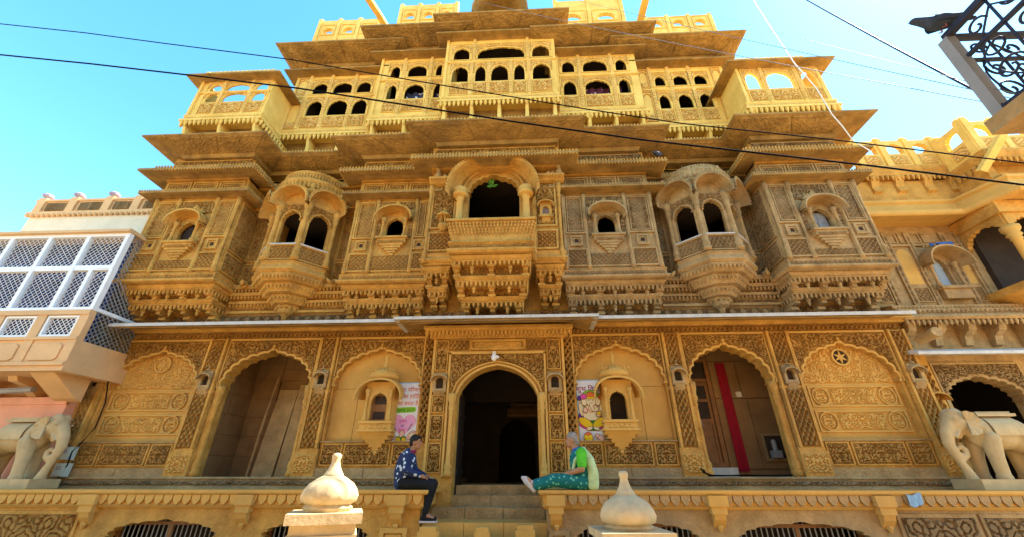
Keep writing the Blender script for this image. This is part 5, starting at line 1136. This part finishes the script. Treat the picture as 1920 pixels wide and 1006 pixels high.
def feature_eye(parent, c, dx):
    for sy in (-.032, .032):
        mk('eye', flat('eye_dark', (.02, .012, .01), .2) if 'eye_dark' not in bpy.data.materials else bpy.data.materials['eye_dark'], parent, lambda b: b.add(*_ball((c[0]+dx*.081, c[1]+sy, c[2]+.012), (.008, .012, .007), 8, 6)), smooth=True)

def man():
    M_ = empty('person', (-1.45, -.9, 1.405)); o = Vector((-1.45, -.9, 1.405))
    hd = (.12, -.02, .745)
    sh = {1: (.0, .185, .54), -1: (.02, -.195, .54)}; el = {1: (.08, .23, .29), -1: (.06, -.255, .29)}; wr = {1: (.3, .12, .21), -1: (.28, -.13, .215)}
    hp = {1: (-.02, .1, .1), -1: (-.02, -.1, .1)}; kn = {1: (.47, .1, .085), -1: (.5, -.12, .075)}; an = {1: (.37, .09, -.36), -1: (.42, -.13, -.36)}
    P = head_parts(hd, 1)+[('c', [(.04, -.01, .56), (.095, -.018, .67)], [.062, .056]), ('c', [(-.03, 0, .12), (-.05, 0, .28), (-.01, 0, .45), (.01, 0, .54)], [.15, .145, .155, .11]), ('e', (0, 0, .46), (.12, .19, .13))]
    for s in (1, -1):
        P += [('c', [sh[s], el[s], wr[s]], [.058, .045, .03]), ('c', [hp[s], kn[s]], [.088, .062]), ('c', [kn[s], an[s]], [.06, .04]), ('c', [an[s], (an[s][0]+.13, an[s][1], an[s][2]-.055)], [.04, .035])]
        P += hand_parts(wr[s], (.9, 0, -.3), (.1, 0, -1), s)
    B_ = obj('body', blob(P, .0085, 3), SKIN, M_)
    T = [('c', [(-.03, 0, .1), (-.055, 0, .28), (-.012, 0, .45), (.01, 0, .555)], [.168, .165, .17, .105]), ('e', (0, 0, .46), (.135, .205, .135)), ('e', (-.04, 0, .08), (.16, .19, .07))]
    for s in (1, -1): T += [('c', [sh[s], el[s], tuple(Vector(el[s]).lerp(Vector(wr[s]), .92))], [.076, .064, .05])]
    obj('shirt', blob(T, .014, 3), DOTS, M_)
    obj('collar', blob([('c', [(.02, .06, .58), (.1, .05, .6), (.13, -.01, .585), (.1, -.07, .6), (.02, -.07, .585)], [.022]*5)], .008, 2), mat('magenta_collar', (.3, .03, .1), var=.1), M_)
    Q = [('e', (-.02, 0, .07), (.15, .18, .085))]
    for s in (1, -1): Q += [('c', [hp[s], kn[s], (an[s][0], an[s][1], an[s][2]+.03)], [.1, .082, .058])]
    obj('trousers', blob(Q, .013, 3), BLACKT, M_)
    for s in (1, -1):
        a = an[s]; sh_ = obj('shoe', blob([('c', [(a[0]-.04, a[1], a[2]-.05), (a[0]+.1, a[1], a[2]-.06), (a[0]+.17, a[1], a[2]-.07)], [.042, .042, .03]), ('c', [(a[0], a[1], a[2]), (a[0], a[1], a[2]-.04)], [.05, .05])], .009, 2), BLACKT, M_)
        mk('sole', SHOEW, sh_, lambda b: b.box(a[0]-.08, a[0]+.2, -a[1]-.043, -a[1]+.043, a[2]-.11, a[2]-.085))
    x, y, z = hd
    obj('hair', blob([('e', (x-.022, y, z+.042), (.1, .083, .095)), ('e', (x-.062, y, z-.005), (.058, .074, .07)), ('e', (x+.035, y, z+.085), (.05, .066, .038))], .008, 2), HAIRB, M_)
    feature_eye(M_, hd, 1)
    tag(M_, 'person in navy dotted shirt and black trousers sitting on the terrace end, legs hanging', 'person')
man()
def woman():
    W_ = empty('person', (1.6, -.92, 1.405))
    hd = (-.155, -.02, .775); f = -1
    sh = {1: (-.03, .18, .555), -1: (-.01, -.195, .555)}; el = {1: (-.06, .25, .3), -1: (-.03, -.27, .31)}; wr = {1: (-.31, .1, .235), -1: (-.29, -.12, .235)}
    hp = {1: (-.02, .11, .12), -1: (-.02, -.11, .12)}; kn = {1: (-.47, .09, .15), -1: (-.47, -.12, .145)}; an = {1: (-.86, .06, .075), -1: (-.83, -.13, .055)}
    P = head_parts(hd, -1)+[('c', [(-.06, -.01, .57), (-.125, -.018, .69)], [.066, .058]), ('c', [(.0, 0, .14), (.02, 0, .3), (-.015, 0, .46), (-.03, 0, .56)], [.19, .185, .175, .11]), ('e', (-.02, 0, .47), (.14, .19, .14))]
    for s in (1, -1):
        a = an[s]
        P += [('c', [sh[s], el[s], wr[s]], [.068, .052, .031]), ('c', [hp[s], kn[s], a], [.11, .075, .042]), ('c', [a, (a[0]-.09, a[1], a[2]+.1)], [.04, .033])]
        P += hand_parts(wr[s], (-.9, -.2*s, -.25), (-.1, 0, -1), -s)
    obj('body', blob(P, .0085, 3), SKIN2, W_)
    T = [('c', [(.0, 0, .12), (.02, 0, .3), (-.015, 0, .46), (-.03, 0, .565)], [.205, .205, .195, .115]), ('e', (-.02, 0, .47), (.155, .21, .145))]
    obj('tunic', blob(T, .014, 3), TEAL, W_)
    obj('sleeves', blob([('c', [sh[s], tuple(Vector(sh[s]).lerp(Vector(el[s]), .7))], [.092, .085]) for s in (1, -1)]+[('c', [sh[1], (0, 0, .52), sh[-1]], [.09, .12, .09])], .012, 2), GREEN, W_)
    obj('shawl', blob([('c', [(.03, -.13, .6), (.12, -.16, .45), (.16, -.17, .25), (.15, -.15, .08)], [.06, .085, .09, .1]), ('c', [(.03, .1, .6), (.14, .08, .45), (.17, .06, .25), (.16, .05, .08)], [.06, .1, .12, .12]), ('c', [(.02, -.14, .58), (-.12, -.17, .45), (-.16, -.16, .32)], [.035, .03, .03])], .013, 3), SHAWL, W_)
    Q = [('e', (.0, 0, .09), (.2, .23, .1))]
    for s in (1, -1): Q += [('c', [hp[s], kn[s], tuple(Vector(kn[s]).lerp(Vector(an[s]), .88))], [.135, .105, .075])]
    obj('trousers', blob(Q, .013, 3), TEAL, W_)
    for s in (1, -1):
        a = Vector(an[s]); t = Vector((-.72, 0, .7)) if s > 0 else Vector((-.62, 0, .78))
        n = Vector((-t.z, 0, t.x))*1.0
        obj('sandal', blob([('c', [a-t*.05+n*.035, a+t*.1+n*.045, a+t*.19+n*.035], [.036, .04, .03]), ('c', [a+t*.06+Vector((0, -.035, 0)), a+t*.08-n*.03, a+t*.06+Vector((0, .035, 0))], [.016]*3)], .009, 2), SHOEW, W_)
    obj('scarf', blob([('c', [(-.0, .07, .6), (-.1, .06, .62), (-.13, -.01, .59), (-.1, -.075, .61), (.0, -.08, .61), (.05, 0, .63), (.0, .07, .6)], [.035]*7)], .009, 2), mat('blue_scarf', (.03, .12, .4), var=.2), W_)
    x, y, z = hd
    obj('hair', blob([('e', (x+.022, y, z+.042), (.102, .085, .096)), ('e', (x+.062, y, z-.01), (.062, .078, .08)), ('e', (x+.1, y, z-.05), (.045, .045, .045))], .008, 2), HAIRG, W_)
    feature_eye(W_, hd, -1)
    mk('bangle', flat('gold', (.6, .4, .1), .3), W_, lambda b: b.tube([(-.265+.012*math.cos(a)*.4, -.13+.036*math.cos(a), .245+.036*math.sin(a)) for a in np.linspace(0, 2*PI, 13)], .006, 6))
    tag(W_, 'person in bright green sleeves and teal patterned trousers sitting with legs stretched out', 'person')
woman()

# ------------------------------------------------------------------ painted posters
def text_piece(name, body, size, m, parent, u, z, d, align='CENTER', sx=1.):
    cu = bpy.data.curves.new(name, 'FONT'); cu.body = body; cu.size = size; cu.align_x = align; cu.resolution_u = 2; cu.offset = size*.012
    o = bpy.data.objects.new('tmp', cu); COL.objects.link(o)
    me = bpy.data.meshes.new_from_object(o.evaluated_get(bpy.context.evaluated_depsgraph_get()))
    bpy.data.objects.remove(o)
    for v in me.vertices: x, y, _ = v.co; v.co = (u+x*sx, -d, z+y)
    me.materials.clear(); me.materials.append(m); me.name = name
    q = bpy.data.objects.new(name, me); COL.objects.link(q); q.parent = parent; return q
def ell(cu, cz, a, b_, n=20, rot=0): return [(cu+a*math.cos(t)*math.cos(rot)-b_*math.sin(t)*math.sin(rot), cz+a*math.cos(t)*math.sin(rot)+b_*math.sin(t)*math.cos(rot)) for t in np.linspace(0, 2*PI, n, endpoint=False)]
INK = {k: flat('ink_'+k, c, .8) for k, c in dict(white=(.8, .82, .86), border=(.3, .62, .8), orange=(.75, .17, .04), green=(.28, .62, .03), dgreen=(.02, .2, .04), pink=(.85, .42, .66), dpink=(.72, .08, .35), yellow=(.8, .55, .02), cream=(.8, .68, .42), brown=(.2, .07, .03), maroon=(.35, .02, .05), purple=(.1, .04, .3), peach=(.8, .5, .38), grey=(.4, .38, .42)).items()}
def poster(x0, x1, z0, z1, d, label):
    p = empty('painted_poster', ((x0+x1)/2, -d, z0)); W2, H = (x1-x0)/2, z1-z0
    mk('sheet', INK['border'], p, lambda b: b.box(-W2, W2, 0, .004, 0, H)); mk('white_ground', INK['white'], p, lambda b: b.box(-W2+.018, W2-.012, .004, .0055, .018, H-.018))
    lay = [.0065]
    def pc(name, poly, ink, step=True, out=True):
        if out and step and ink not in ('brown',) and len(poly) > 3:
            cu_, cz_ = sum(q[0] for q in poly)/len(poly), sum(q[1] for q in poly)/len(poly)
            mk('outline', INK['brown'], p, lambda b: b.plate([(cu_+(u-cu_)*(1+.009/max(.02, math.hypot(u-cu_, z-cz_))), cz_+(z-cz_)*(1+.009/max(.02, math.hypot(u-cu_, z-cz_)))) for u, z in poly], .0055, lay[0])); lay[0] += .0008
        mk(name, INK[ink], p, lambda b: b.plate(poly, .0055, lay[0]))
        if step: lay[0] += .0008
    def txt(body, size, ink, u, z, sx=1.): text_piece('lettering', body, size, INK[ink], p, u, z, lay[0]+.001, sx=sx)
    tag(p, label, 'poster'); return p, pc, txt, W2, H, lay
p, pc, txt, W2, H, lay = poster(-2.24, -1.615, 2.12, 3.42, -.105, 'white poster with orange lettering, a pink heart and a coconut pot')
txt('मेहता परिवार'.replace('रि', 'िर'), .115, 'orange', .04, H-.19); txt('आपका हािदक', .115, 'orange', .06, H-.33); txt('स्वागत करता है।', .105, 'orange', .0, H-.47)
pc('reph_stroke', [(.235, H-.25), (.27, H-.255), (.285, H-.24), (.26, H-.235)], 'orange', False)
pc('date_pill', [(-.2+.055*math.cos(t), H-.575+.055*math.sin(t)) for t in np.linspace(PI/2, 3*PI/2, 9)]+[(.2+.055*math.cos(t), H-.56+.055*math.sin(t)) for t in np.linspace(-PI/2, PI/2, 9)], 'green', out=False)
txt('2 जुलाई 2017', .085, 'dgreen', 0, H-.6)
hrt = [(.0125+.255*(math.sin(t)**3), H-.855+.0155*(13*math.cos(t)-5*math.cos(2*t)-2*math.cos(3*t)-math.cos(4*t))) for t in np.linspace(0, 2*PI, 40, endpoint=False)]
pc('heart_outline', [(.0125+(u-.0125)*1.05, H-.85+(z-H+.85)*1.05) for u, z in hrt], 'peach', out=False); pc('heart', hrt, 'pink', out=False)
txt('पुनीत', .085, 'dpink', 0, H-.82); txt('एवं', .06, 'purple', 0, H-.9); txt('दुर्गा', .085, 'dpink', 0, H-.99)
pc('pot', ell(0, .13, .115, .085), 'yellow'); pc('coconut', ell(.01, .26, .05, .07), 'peach')
for a in (-1.25, -.6, 0, .6, 1.25):
    pc('mango_leaf', [(0, .2), (.1*math.sin(a)-.02*math.cos(a), .2-.0+.07*math.cos(a)*(-1 if a == 0 else .4)), (.17*math.sin(a), .2+.1*math.cos(a)*(-1 if a == 0 else .25)), (.1*math.sin(a)+.02*math.cos(a), .19+.03*math.cos(a)*(-1 if a == 0 else .4))] if a else [(-.025, .2), (0, .09), (.025, .2)], 'dgreen', False)
lay[0] += .001
for s in (-1, 1):
    pc('conch', ell(s*.21, .24, .1, .06, 18, s*.7), 'peach'); pc('conch_mouth', ell(s*.215, .24, .06, .03, 14, s*.7), 'cream'); pc('drumstick', [(s*.12, .34), (s*.14, .34), (s*.2, .45), (s*.19, .455)], 'grey')
pc('small_pot', ell(-.22, .15, .035, .03), 'yellow')

p, pc, txt, W2, H, lay = poster(1.71, 2.28, 2.1, 3.44, -.105, 'white poster painted with a seated elephant-headed deity and a mouse')
txt('शुभ िववाह', .15, 'maroon', 0, H-.24)
pc('green_halo', ell(.0, .93, .2, .2, 30), 'green'); pc('pale_halo', ell(.0, .92, .165, .165, 30), 'cream')
pc('seat_cushion', ell(0, .46, .27, .12, 24), 'dpink'); pc('shawl_end', ell(-.23, .58, .05, .09), 'purple'); pc('shawl_end', ell(.23, .58, .05, .09), 'purple')
pc('upper_arm', ell(-.21, .74, .045, .13, 18, .15), 'cream'); pc('upper_arm', ell(.21, .74, .045, .13, 18, -.15), 'cream')
pc('belly', ell(0, .66, .18, .17, 28), 'cream'); pc('necklace', ell(0, .76, .07, .09, 18), 'orange', out=False); pc('chest', ell(0, .775, .055, .085, 18), 'cream', out=False); pc('sash', [(-.06, .52), (.06, .52), (.03, .38), (.1, .33), (-.1, .33), (-.03, .38)], 'dgreen')
pc('thigh', ell(-.14, .48, .15, .075, 22, -.55), 'yellow'); pc('thigh', ell(.14, .48, .15, .075, 22, .55), 'yellow')
pc('foot', ell(-.07, .37, .06, .028, 16, .3), 'cream'); pc('foot', ell(.07, .37, .06, .028, 16, -.3), 'cream')
pc('ear', ell(-.14, .9, .055, .085), 'cream'); pc('ear', ell(.14, .9, .055, .085), 'cream'); pc('face', ell(0, .9, .095, .1, 24), 'cream')
pc('crown', [(-.11, .96), (.11, .96), (.085, 1.04), (.03, 1.08), (-.03, 1.08), (-.085, 1.04)], 'orange'); pc('crown_band', ell(0, .965, .1, .02), 'yellow')
tr = [(0, .86), (.0, .78), (.02, .72), (.07, .69), (.12, .71)]
pc('trunk', [(u-.035+.01*i, z) for i, (u, z) in enumerate(tr)]+[(u+.035-.008*i, z+.01*i) for i, (u, z) in reversed(list(enumerate(tr)))], 'cream')
for s in (-1, 1): pc('eye', ell(s*.045, .92, .018, .008, 10), 'brown', False)
lay[0] += .001
pc('hand', ell(-.13, .72, .04, .05), 'peach'); pc('hand', ell(.13, .63, .045, .035), 'peach'); pc('sweet', ell(.14, .66, .045, .03), 'yellow'); pc('flower', ell(-.15, .99, .06, .05), 'dpink'); pc('lotus_bud', ell(-.235, .96, .03, .045), 'purple'); pc('axe', ell(.2, .98, .035, .045), 'orange')
pc('bowl', ell(-.11, .2, .085, .075), 'yellow'); pc('sweet_heap', ell(-.11, .265, .06, .025), 'orange')
pc('mouse', ell(.13, .19, .07, .04, 18, -.5), 'peach'); pc('mouse_head', ell(.065, .235, .035, .025), 'peach'); pc('mouse_tail', [(.19, .16), (.235, .1), (.225, .04), (.235, .04), (.25, .1), (.2, .17)], 'brown')
txt('. ।  -एएछ', .07, 'grey', .02, .06)
# ================================================================== overhead cables
def Wp(px, py, y):        # point on the plane y through a picture position (used once, to place cables at their real distance)
    a, b_ = (px-960)/755, -(py-503)/755
    v = cF+cR*a+cU*b_; t = (y-CAMY)/v.y
    return Vector((CAMX, CAMY, CAMZ))+v*t
def cable(label, pts, r, m, group=None, ext=1.0):
    pts = [Vector(p) for p in pts]
    a = pts[0]+(pts[0]-pts[1]).normalized()*ext; c = pts[-1]+(pts[-1]-pts[-2]).normalized()*ext
    pts = [a]+pts+[c]
    b = MB(); b.tube(pts, r, 6); o = b.build('overhead_cable', m, smooth=True); tag(o, label, 'cable', group or 'overhead cables'); return o
w1 = [(0, 103), (170, 120), (370, 143), (560, 166), (780, 200), (960, 228), (1200, 262), (1420, 287), (1640, 312), (1920, 347)]
w2 = [(0, 45), (160, 62), (310, 82), (545, 112), (690, 137), (900, 172), (1100, 205), (1280, 232), (1560, 262), (1920, 306)]
cable('thick black cable crossing below the lattice windows of the roof storey', [Wp(x, y, -3.6) for x, y in w1], .016, BLACK, ext=4)
cable('thinner black cable crossing just above the thick black one', [Wp(x, y, -3.6) for x, y in w2], .011, BLACK, ext=4)
BC = Vector((4.95, -6.0, 4.5))
GREYC = flat('grey_cable', (.22, .22, .24))
def line(p, q, sag, n=9): return [Vector(p).lerp(Vector(q), k/n)-Vector((0, 0, sag*4*(k/n)*(1-k/n))) for k in range(n+1)]
cable('thin grey cable running from the curved roof to the iron balcony', line(Wp(885, 0, -1), BC+Vector((0, 0, .02)), .1), .004, GREYC, ext=.4)
cable('thin grey cable running from the roof parapet to the iron balcony', line(Wp(1079, 0, -1), BC+Vector((0, .02, .2)), .05), .004, GREYC, ext=.4)
cable('thin dark cable passing clear of the roof towards the iron balcony', line(Wp(1241, 0, -1), BC+Vector((0, .04, .35)), .05), .0035, GREYC, ext=.4)
cable('dark blue cable slanting across open sky to the iron balcony post', line(Wp(1512, 0, -3.5), BC+Vector((0, .02, .12)), .03), .012, IRON, ext=.3)
cable('white cable hanging down over the corner eave', [Wp(x, y, d) for x, y, d in ((1412, 0, -2.6), (1440, 45, -2.5), (1490, 120, -2.4), (1530, 165, -2.3), (1560, 215, -2.15), (1580, 238, -2.05), (1600, 265, -1.9), (1617, 275, -1.7))], .012, WHITEP, ext=.3)

# ================================================================== balcony with an iron railing, part of the house beside the street
BH = empty('balcony_house', (8, -9, 0)); BHM = Matrix.Translation((-8, 9, 0))
tag(BH, 'house corner with a stone balcony slab and scrolled dark iron railing', 'house')
def bh(name, m, fn, parent=None, smooth=False): return mk(name, m, parent or BH, fn, None, smooth, BHM)
bh('wall', OCHRE, lambda b: (b.box(6.3, 9.5, 6.35, 12, 0, 8.2),)); bh('doorway', WOODD, lambda b: b.box(6.28, 6.3, 7.2, 8.3, 4.4, 6.5))
bh('balcony_slab', GREY, lambda b: (b.box(4.78, 6.3, 5.95, 11, 4.22, 4.36), b.box(4.95, 6.3, 6.1, 10.9, 4.12, 4.22)))
X, Y, Z0, Z1 = 4.93, -6.0, 4.46, 5.46
rail = bh('railing', IRON, lambda b: (b.box(X-.03, X+.03, 6.0, 11, Z1-.03, Z1+.03), b.box(X-.02, X+.02, 6.0, 11, Z0-.02, Z0+.02), b.box(X-.02, X+.02, 6.06, 11, 5.1, 5.13), b.box(X+.0, 6.3, 5.98, 6.03, Z1-.03, Z1+.025), b.box(X+.0, 6.3, 5.985, 6.025, Z0-.02, Z0+.02), b.box(X, 6.3, 5.99, 6.02, 5.1, 5.13)))
bh('corner_post', GREYM, lambda b: b.box(X-.045, X+.045, 5.955, 6.045, 4.36, Z1-.03), rail)
def scroll(c, r0, turns, a0, dirx, ax):      # spiral in the plane of a railing side
    P = []
    for k in range(26):
        t = k/25; a = a0+turns*2*PI*t; r = r0*(1-t*.8)
        u, z = c[0]+r*math.cos(a)*dirx, c[1]+r*math.sin(a)
        P.append((X, -u, z) if ax == 'y' else (u, Y, z))
    return P
def iron(name, pts, r=.011): bh(name, IRON, lambda b: b.tube(pts, r, 6), rail, True)
for ax, lo, hi in (('x', X+.08, 6.28), ('y', 6.08, 9.6)):
    n = int((hi-lo)/.6)
    for k in range(n):
        a = lo+.6*k
        iron('scroll', scroll((a+.15, 4.72), .14, 1.4, -PI/2, 1, ax)); iron('scroll', scroll((a+.45, 4.72), .14, 1.4, -PI/2, -1, ax))
        iron('scroll', scroll((a+.17, 5.0), .11, 1.3, PI/2, 1, ax)); iron('scroll', scroll((a+.43, 5.0), .11, 1.3, PI/2, -1, ax))
        iron('ring', scroll((a+.15, 5.28), .09, 1.1, 0, 1, ax)); iron('ring', scroll((a+.45, 5.28), .09, 1.1, PI, 1, ax))
        q = a+.3
        iron('baluster', [(X, -q, Z0), (X, -q, Z1)] if ax == 'y' else [(q, Y, Z0), (q, Y, Z1)], .012)
        iron('tendril', [((X, -(q+.25*math.sin(t*PI)*s), Z0+.9*t) if ax == 'y' else (q+.25*math.sin(t*PI)*s, Y, Z0+.9*t)) for s in (1,) for t in np.linspace(0, 1, 12)], .009)
        iron('tendril', [((X, -(q-.25*math.sin(t*PI)), Z0+.9*t) if ax == 'y' else (q-.25*math.sin(t*PI), Y, Z0+.9*t)) for t in np.linspace(0, 1, 12)], .009)

# ------------------------------------------------------------------ pigeons
def pigeon(loc, s, rz, label, m):
    R_ = empty('pigeon', loc, rz); R_.scale = (s, s, s)
    obj('body', blob([('e', (0, 0, .085), (.1, .062, .06)), ('c', [(.06, 0, .1), (.11, 0, .135), (.135, 0, .15)], [.045, .032, .028]), ('e', (.14, 0, .15), (.032, .024, .025)), ('c', [(.165, 0, .147), (.19, 0, .138)], [.008, .003]), ('c', [(-.07, 0, .08), (-.2, 0, .055)], [.035, .014]), ('e', (-.01, 0, .05), (.06, .045, .03))], .006, 3), m, R_)
    for sy in (-1, 1):
        mk('wing', m, R_, lambda b: b.grid(np.array([[(.06-.22*t, sy*(.058+.008*math.sin(PI*q)-.02*t), .115-.07*q*(1-.6*t)-.03*t) for q in np.linspace(0, 1, 6)] for t in np.linspace(0, 1, 8)])), smooth=True)
        mk('leg', flat('pigeon_leg', (.3, .08, .07)) if 'pigeon_leg' not in bpy.data.materials else bpy.data.materials['pigeon_leg'], R_, lambda b: b.tube([(.0, sy*.025, .04), (.005, sy*.025, .0), (.03, sy*.025, -.004)], .005, 5))
    tag(R_, label, 'pigeon')
PIG = mat('slate_feathers', (.055, .07, .1), var=.3, scale=20, bump=.2)
pigeon((4.88, -6.08, 5.49), 1.3, PI*.93, 'dark slate pigeon perched on the corner of the iron railing', PIG)
pigeon((4.0, -1.02, 8.56), 1., PI*.2, 'small blue-grey pigeon sitting on a beaded eave edge', PIG)

# ------------------------------------------------------------------ small things on the terrace and walls
LEAF = mat('leaf_green', (.1, .26, .03), var=.3, scale=20, bump=0)
def sprig(b):
    r = random.Random(4)
    for k in range(16):
        a, l = r.uniform(0, 2*PI), r.uniform(.1, .2); dx, dz = math.cos(a)*l, math.sin(a)*l-.02
        b.add([(0, 0, 0), (dx*.5-dz*.25, -.04, dz*.5+dx*.25), (dx, -.06-r.uniform(0, .06), dz), (dx*.5+dz*.25, -.03, dz*.5-dx*.25)], [(0, 1, 2, 3)])
    b.tube([(0, .05, .12), (0, 0, 0)], .006, 5)
o = mk('leafy_sprig', LEAF, None, sprig); o.location = (-.12, -.66, 8.13); tag(o, 'small green sprig hanging inside the balcony arch', 'plant')
for (x, z, lb) in ((-8.62, 2.02, 'pale green meter box, the upper of two on the corner wall'), (-8.58, 1.72, 'pale green meter box, the lower of two on the corner wall')):
    R_ = empty('meter_box', (x, -.12, z))
    mk('case', mat('pale_green_plastic', (.45, .5, .42), var=.1, rough=.5), R_, lambda b: (b.box(-.12, .12, 0, .12, -.12, .12), b.box(-.1, .1, .12, .14, -.1, .1)))
    mk('dial', GREYM, R_, lambda b: b.box(-.05, .05, .14, .15, .0, .07)); tag(R_, lb, 'meter box', 'meter boxes on the corner wall')
tag(mk('wall_wire', BLACK, None, lambda b: b.tube([(-8.45, -.2, 3.5), (-8.3, -.18, 3.0), (-8.28, -.18, 2.5), (-8.42, -.2, 2.2), (-8.5, -.22, 2.05), (-8.45, -.24, 1.8), (-8.6, -.2, 1.5)], .012, 6)), 'black wire drooping down the corner wall to the meter boxes', 'wire')
rc = [(3.95, -.08, 1.75), (3.97, -.15, 1.66), (4.05, -.2, 1.625), (4.3, -.19, 1.62), (4.7, -.2, 1.62), (5.2, -.18, 1.62), (5.5, -.2, 1.63)]
tag(mk('loose_cable', BLACK, None, lambda b: b.tube(rc, .014, 6)), 'loose black cable lying along the ledge below the right porch', 'cable')
tag(mk('loose_cable', BLACK, None, lambda b: b.tube([(x-.05, y-.03, z+.012*math.sin(i*2)) for i, (x, y, z) in enumerate(rc)], .012, 6)), 'thinner loose black cable beside the first on the porch ledge', 'cable')
tag(mk('blue_rag', flat('faded_blue_cloth', (.25, .42, .6), .9), None, lambda b: b.grid(np.array([[(6.62+.22*u, -1.16-.012*math.sin(u*14+v*3), 1.36-.16*v-.02*math.sin(u*5)) for v in np.linspace(0, 1, 6)] for u in np.linspace(0, 1, 9)]))), 'faded blue rag hung over the terrace edge', 'rag')

# ================================================================== unseen houses behind the viewer, added to block low sky light
def sky_blocker(x0, x1, d0, h, m, label):
    R_ = empty('sky_blocker_house', ((x0+x1)/2, -d0, 0)); c = (x1-x0)/2
    Mh = Matrix.Rotation(PI, 4, 'Z')
    mk('wall', m, R_, lambda b: b.box(-c, c, -4, 0, 0, h), M=Mh)
    mk('parapet', m, R_, lambda b: (b.box(-c, c, -.2, .05, h, h+.6), b.box(-c, c, -.25, .12, h+.6, h+.7)), M=Mh)
    for z in ([1.0, 4.2] if h < 8 else [1.0, 4.2, 7.0]):
        n = int((x1-x0)/1.6)
        for k in range(n):
            u = -c+(k+.5)*2*c/n
            if z+1.7 > h: continue
            wn = mk('window', DARKIN, R_, lambda b: b.box(u-.35, u+.35, .0, .02, z+.3, z+1.6), M=Mh)
            mk('window_frame', SMOOTH, wn, lambda b: (b.frame(u-.45, u+.45, z+.2, z+1.7, .1, .0, .1), b.sweep([(u-.55, 0), (u+.55, 0)], eavep(z+1.75, .35))), M=Mh)
    mk('eave', m, R_, lambda b: b.sweep([(-c, 0), (c, 0)], eavep(3.6, .6)), M=Mh)
    tag(R_, label, 'house')
sky_blocker(-12, -4.2, 12.2, 7.2, SMOOTH, 'unseen plain sandstone house added across the street to block low sky')
sky_blocker(-4.1, 5.6, 12.4, 8.6, UPPER, 'unseen tall pale house added across the street to block low sky')
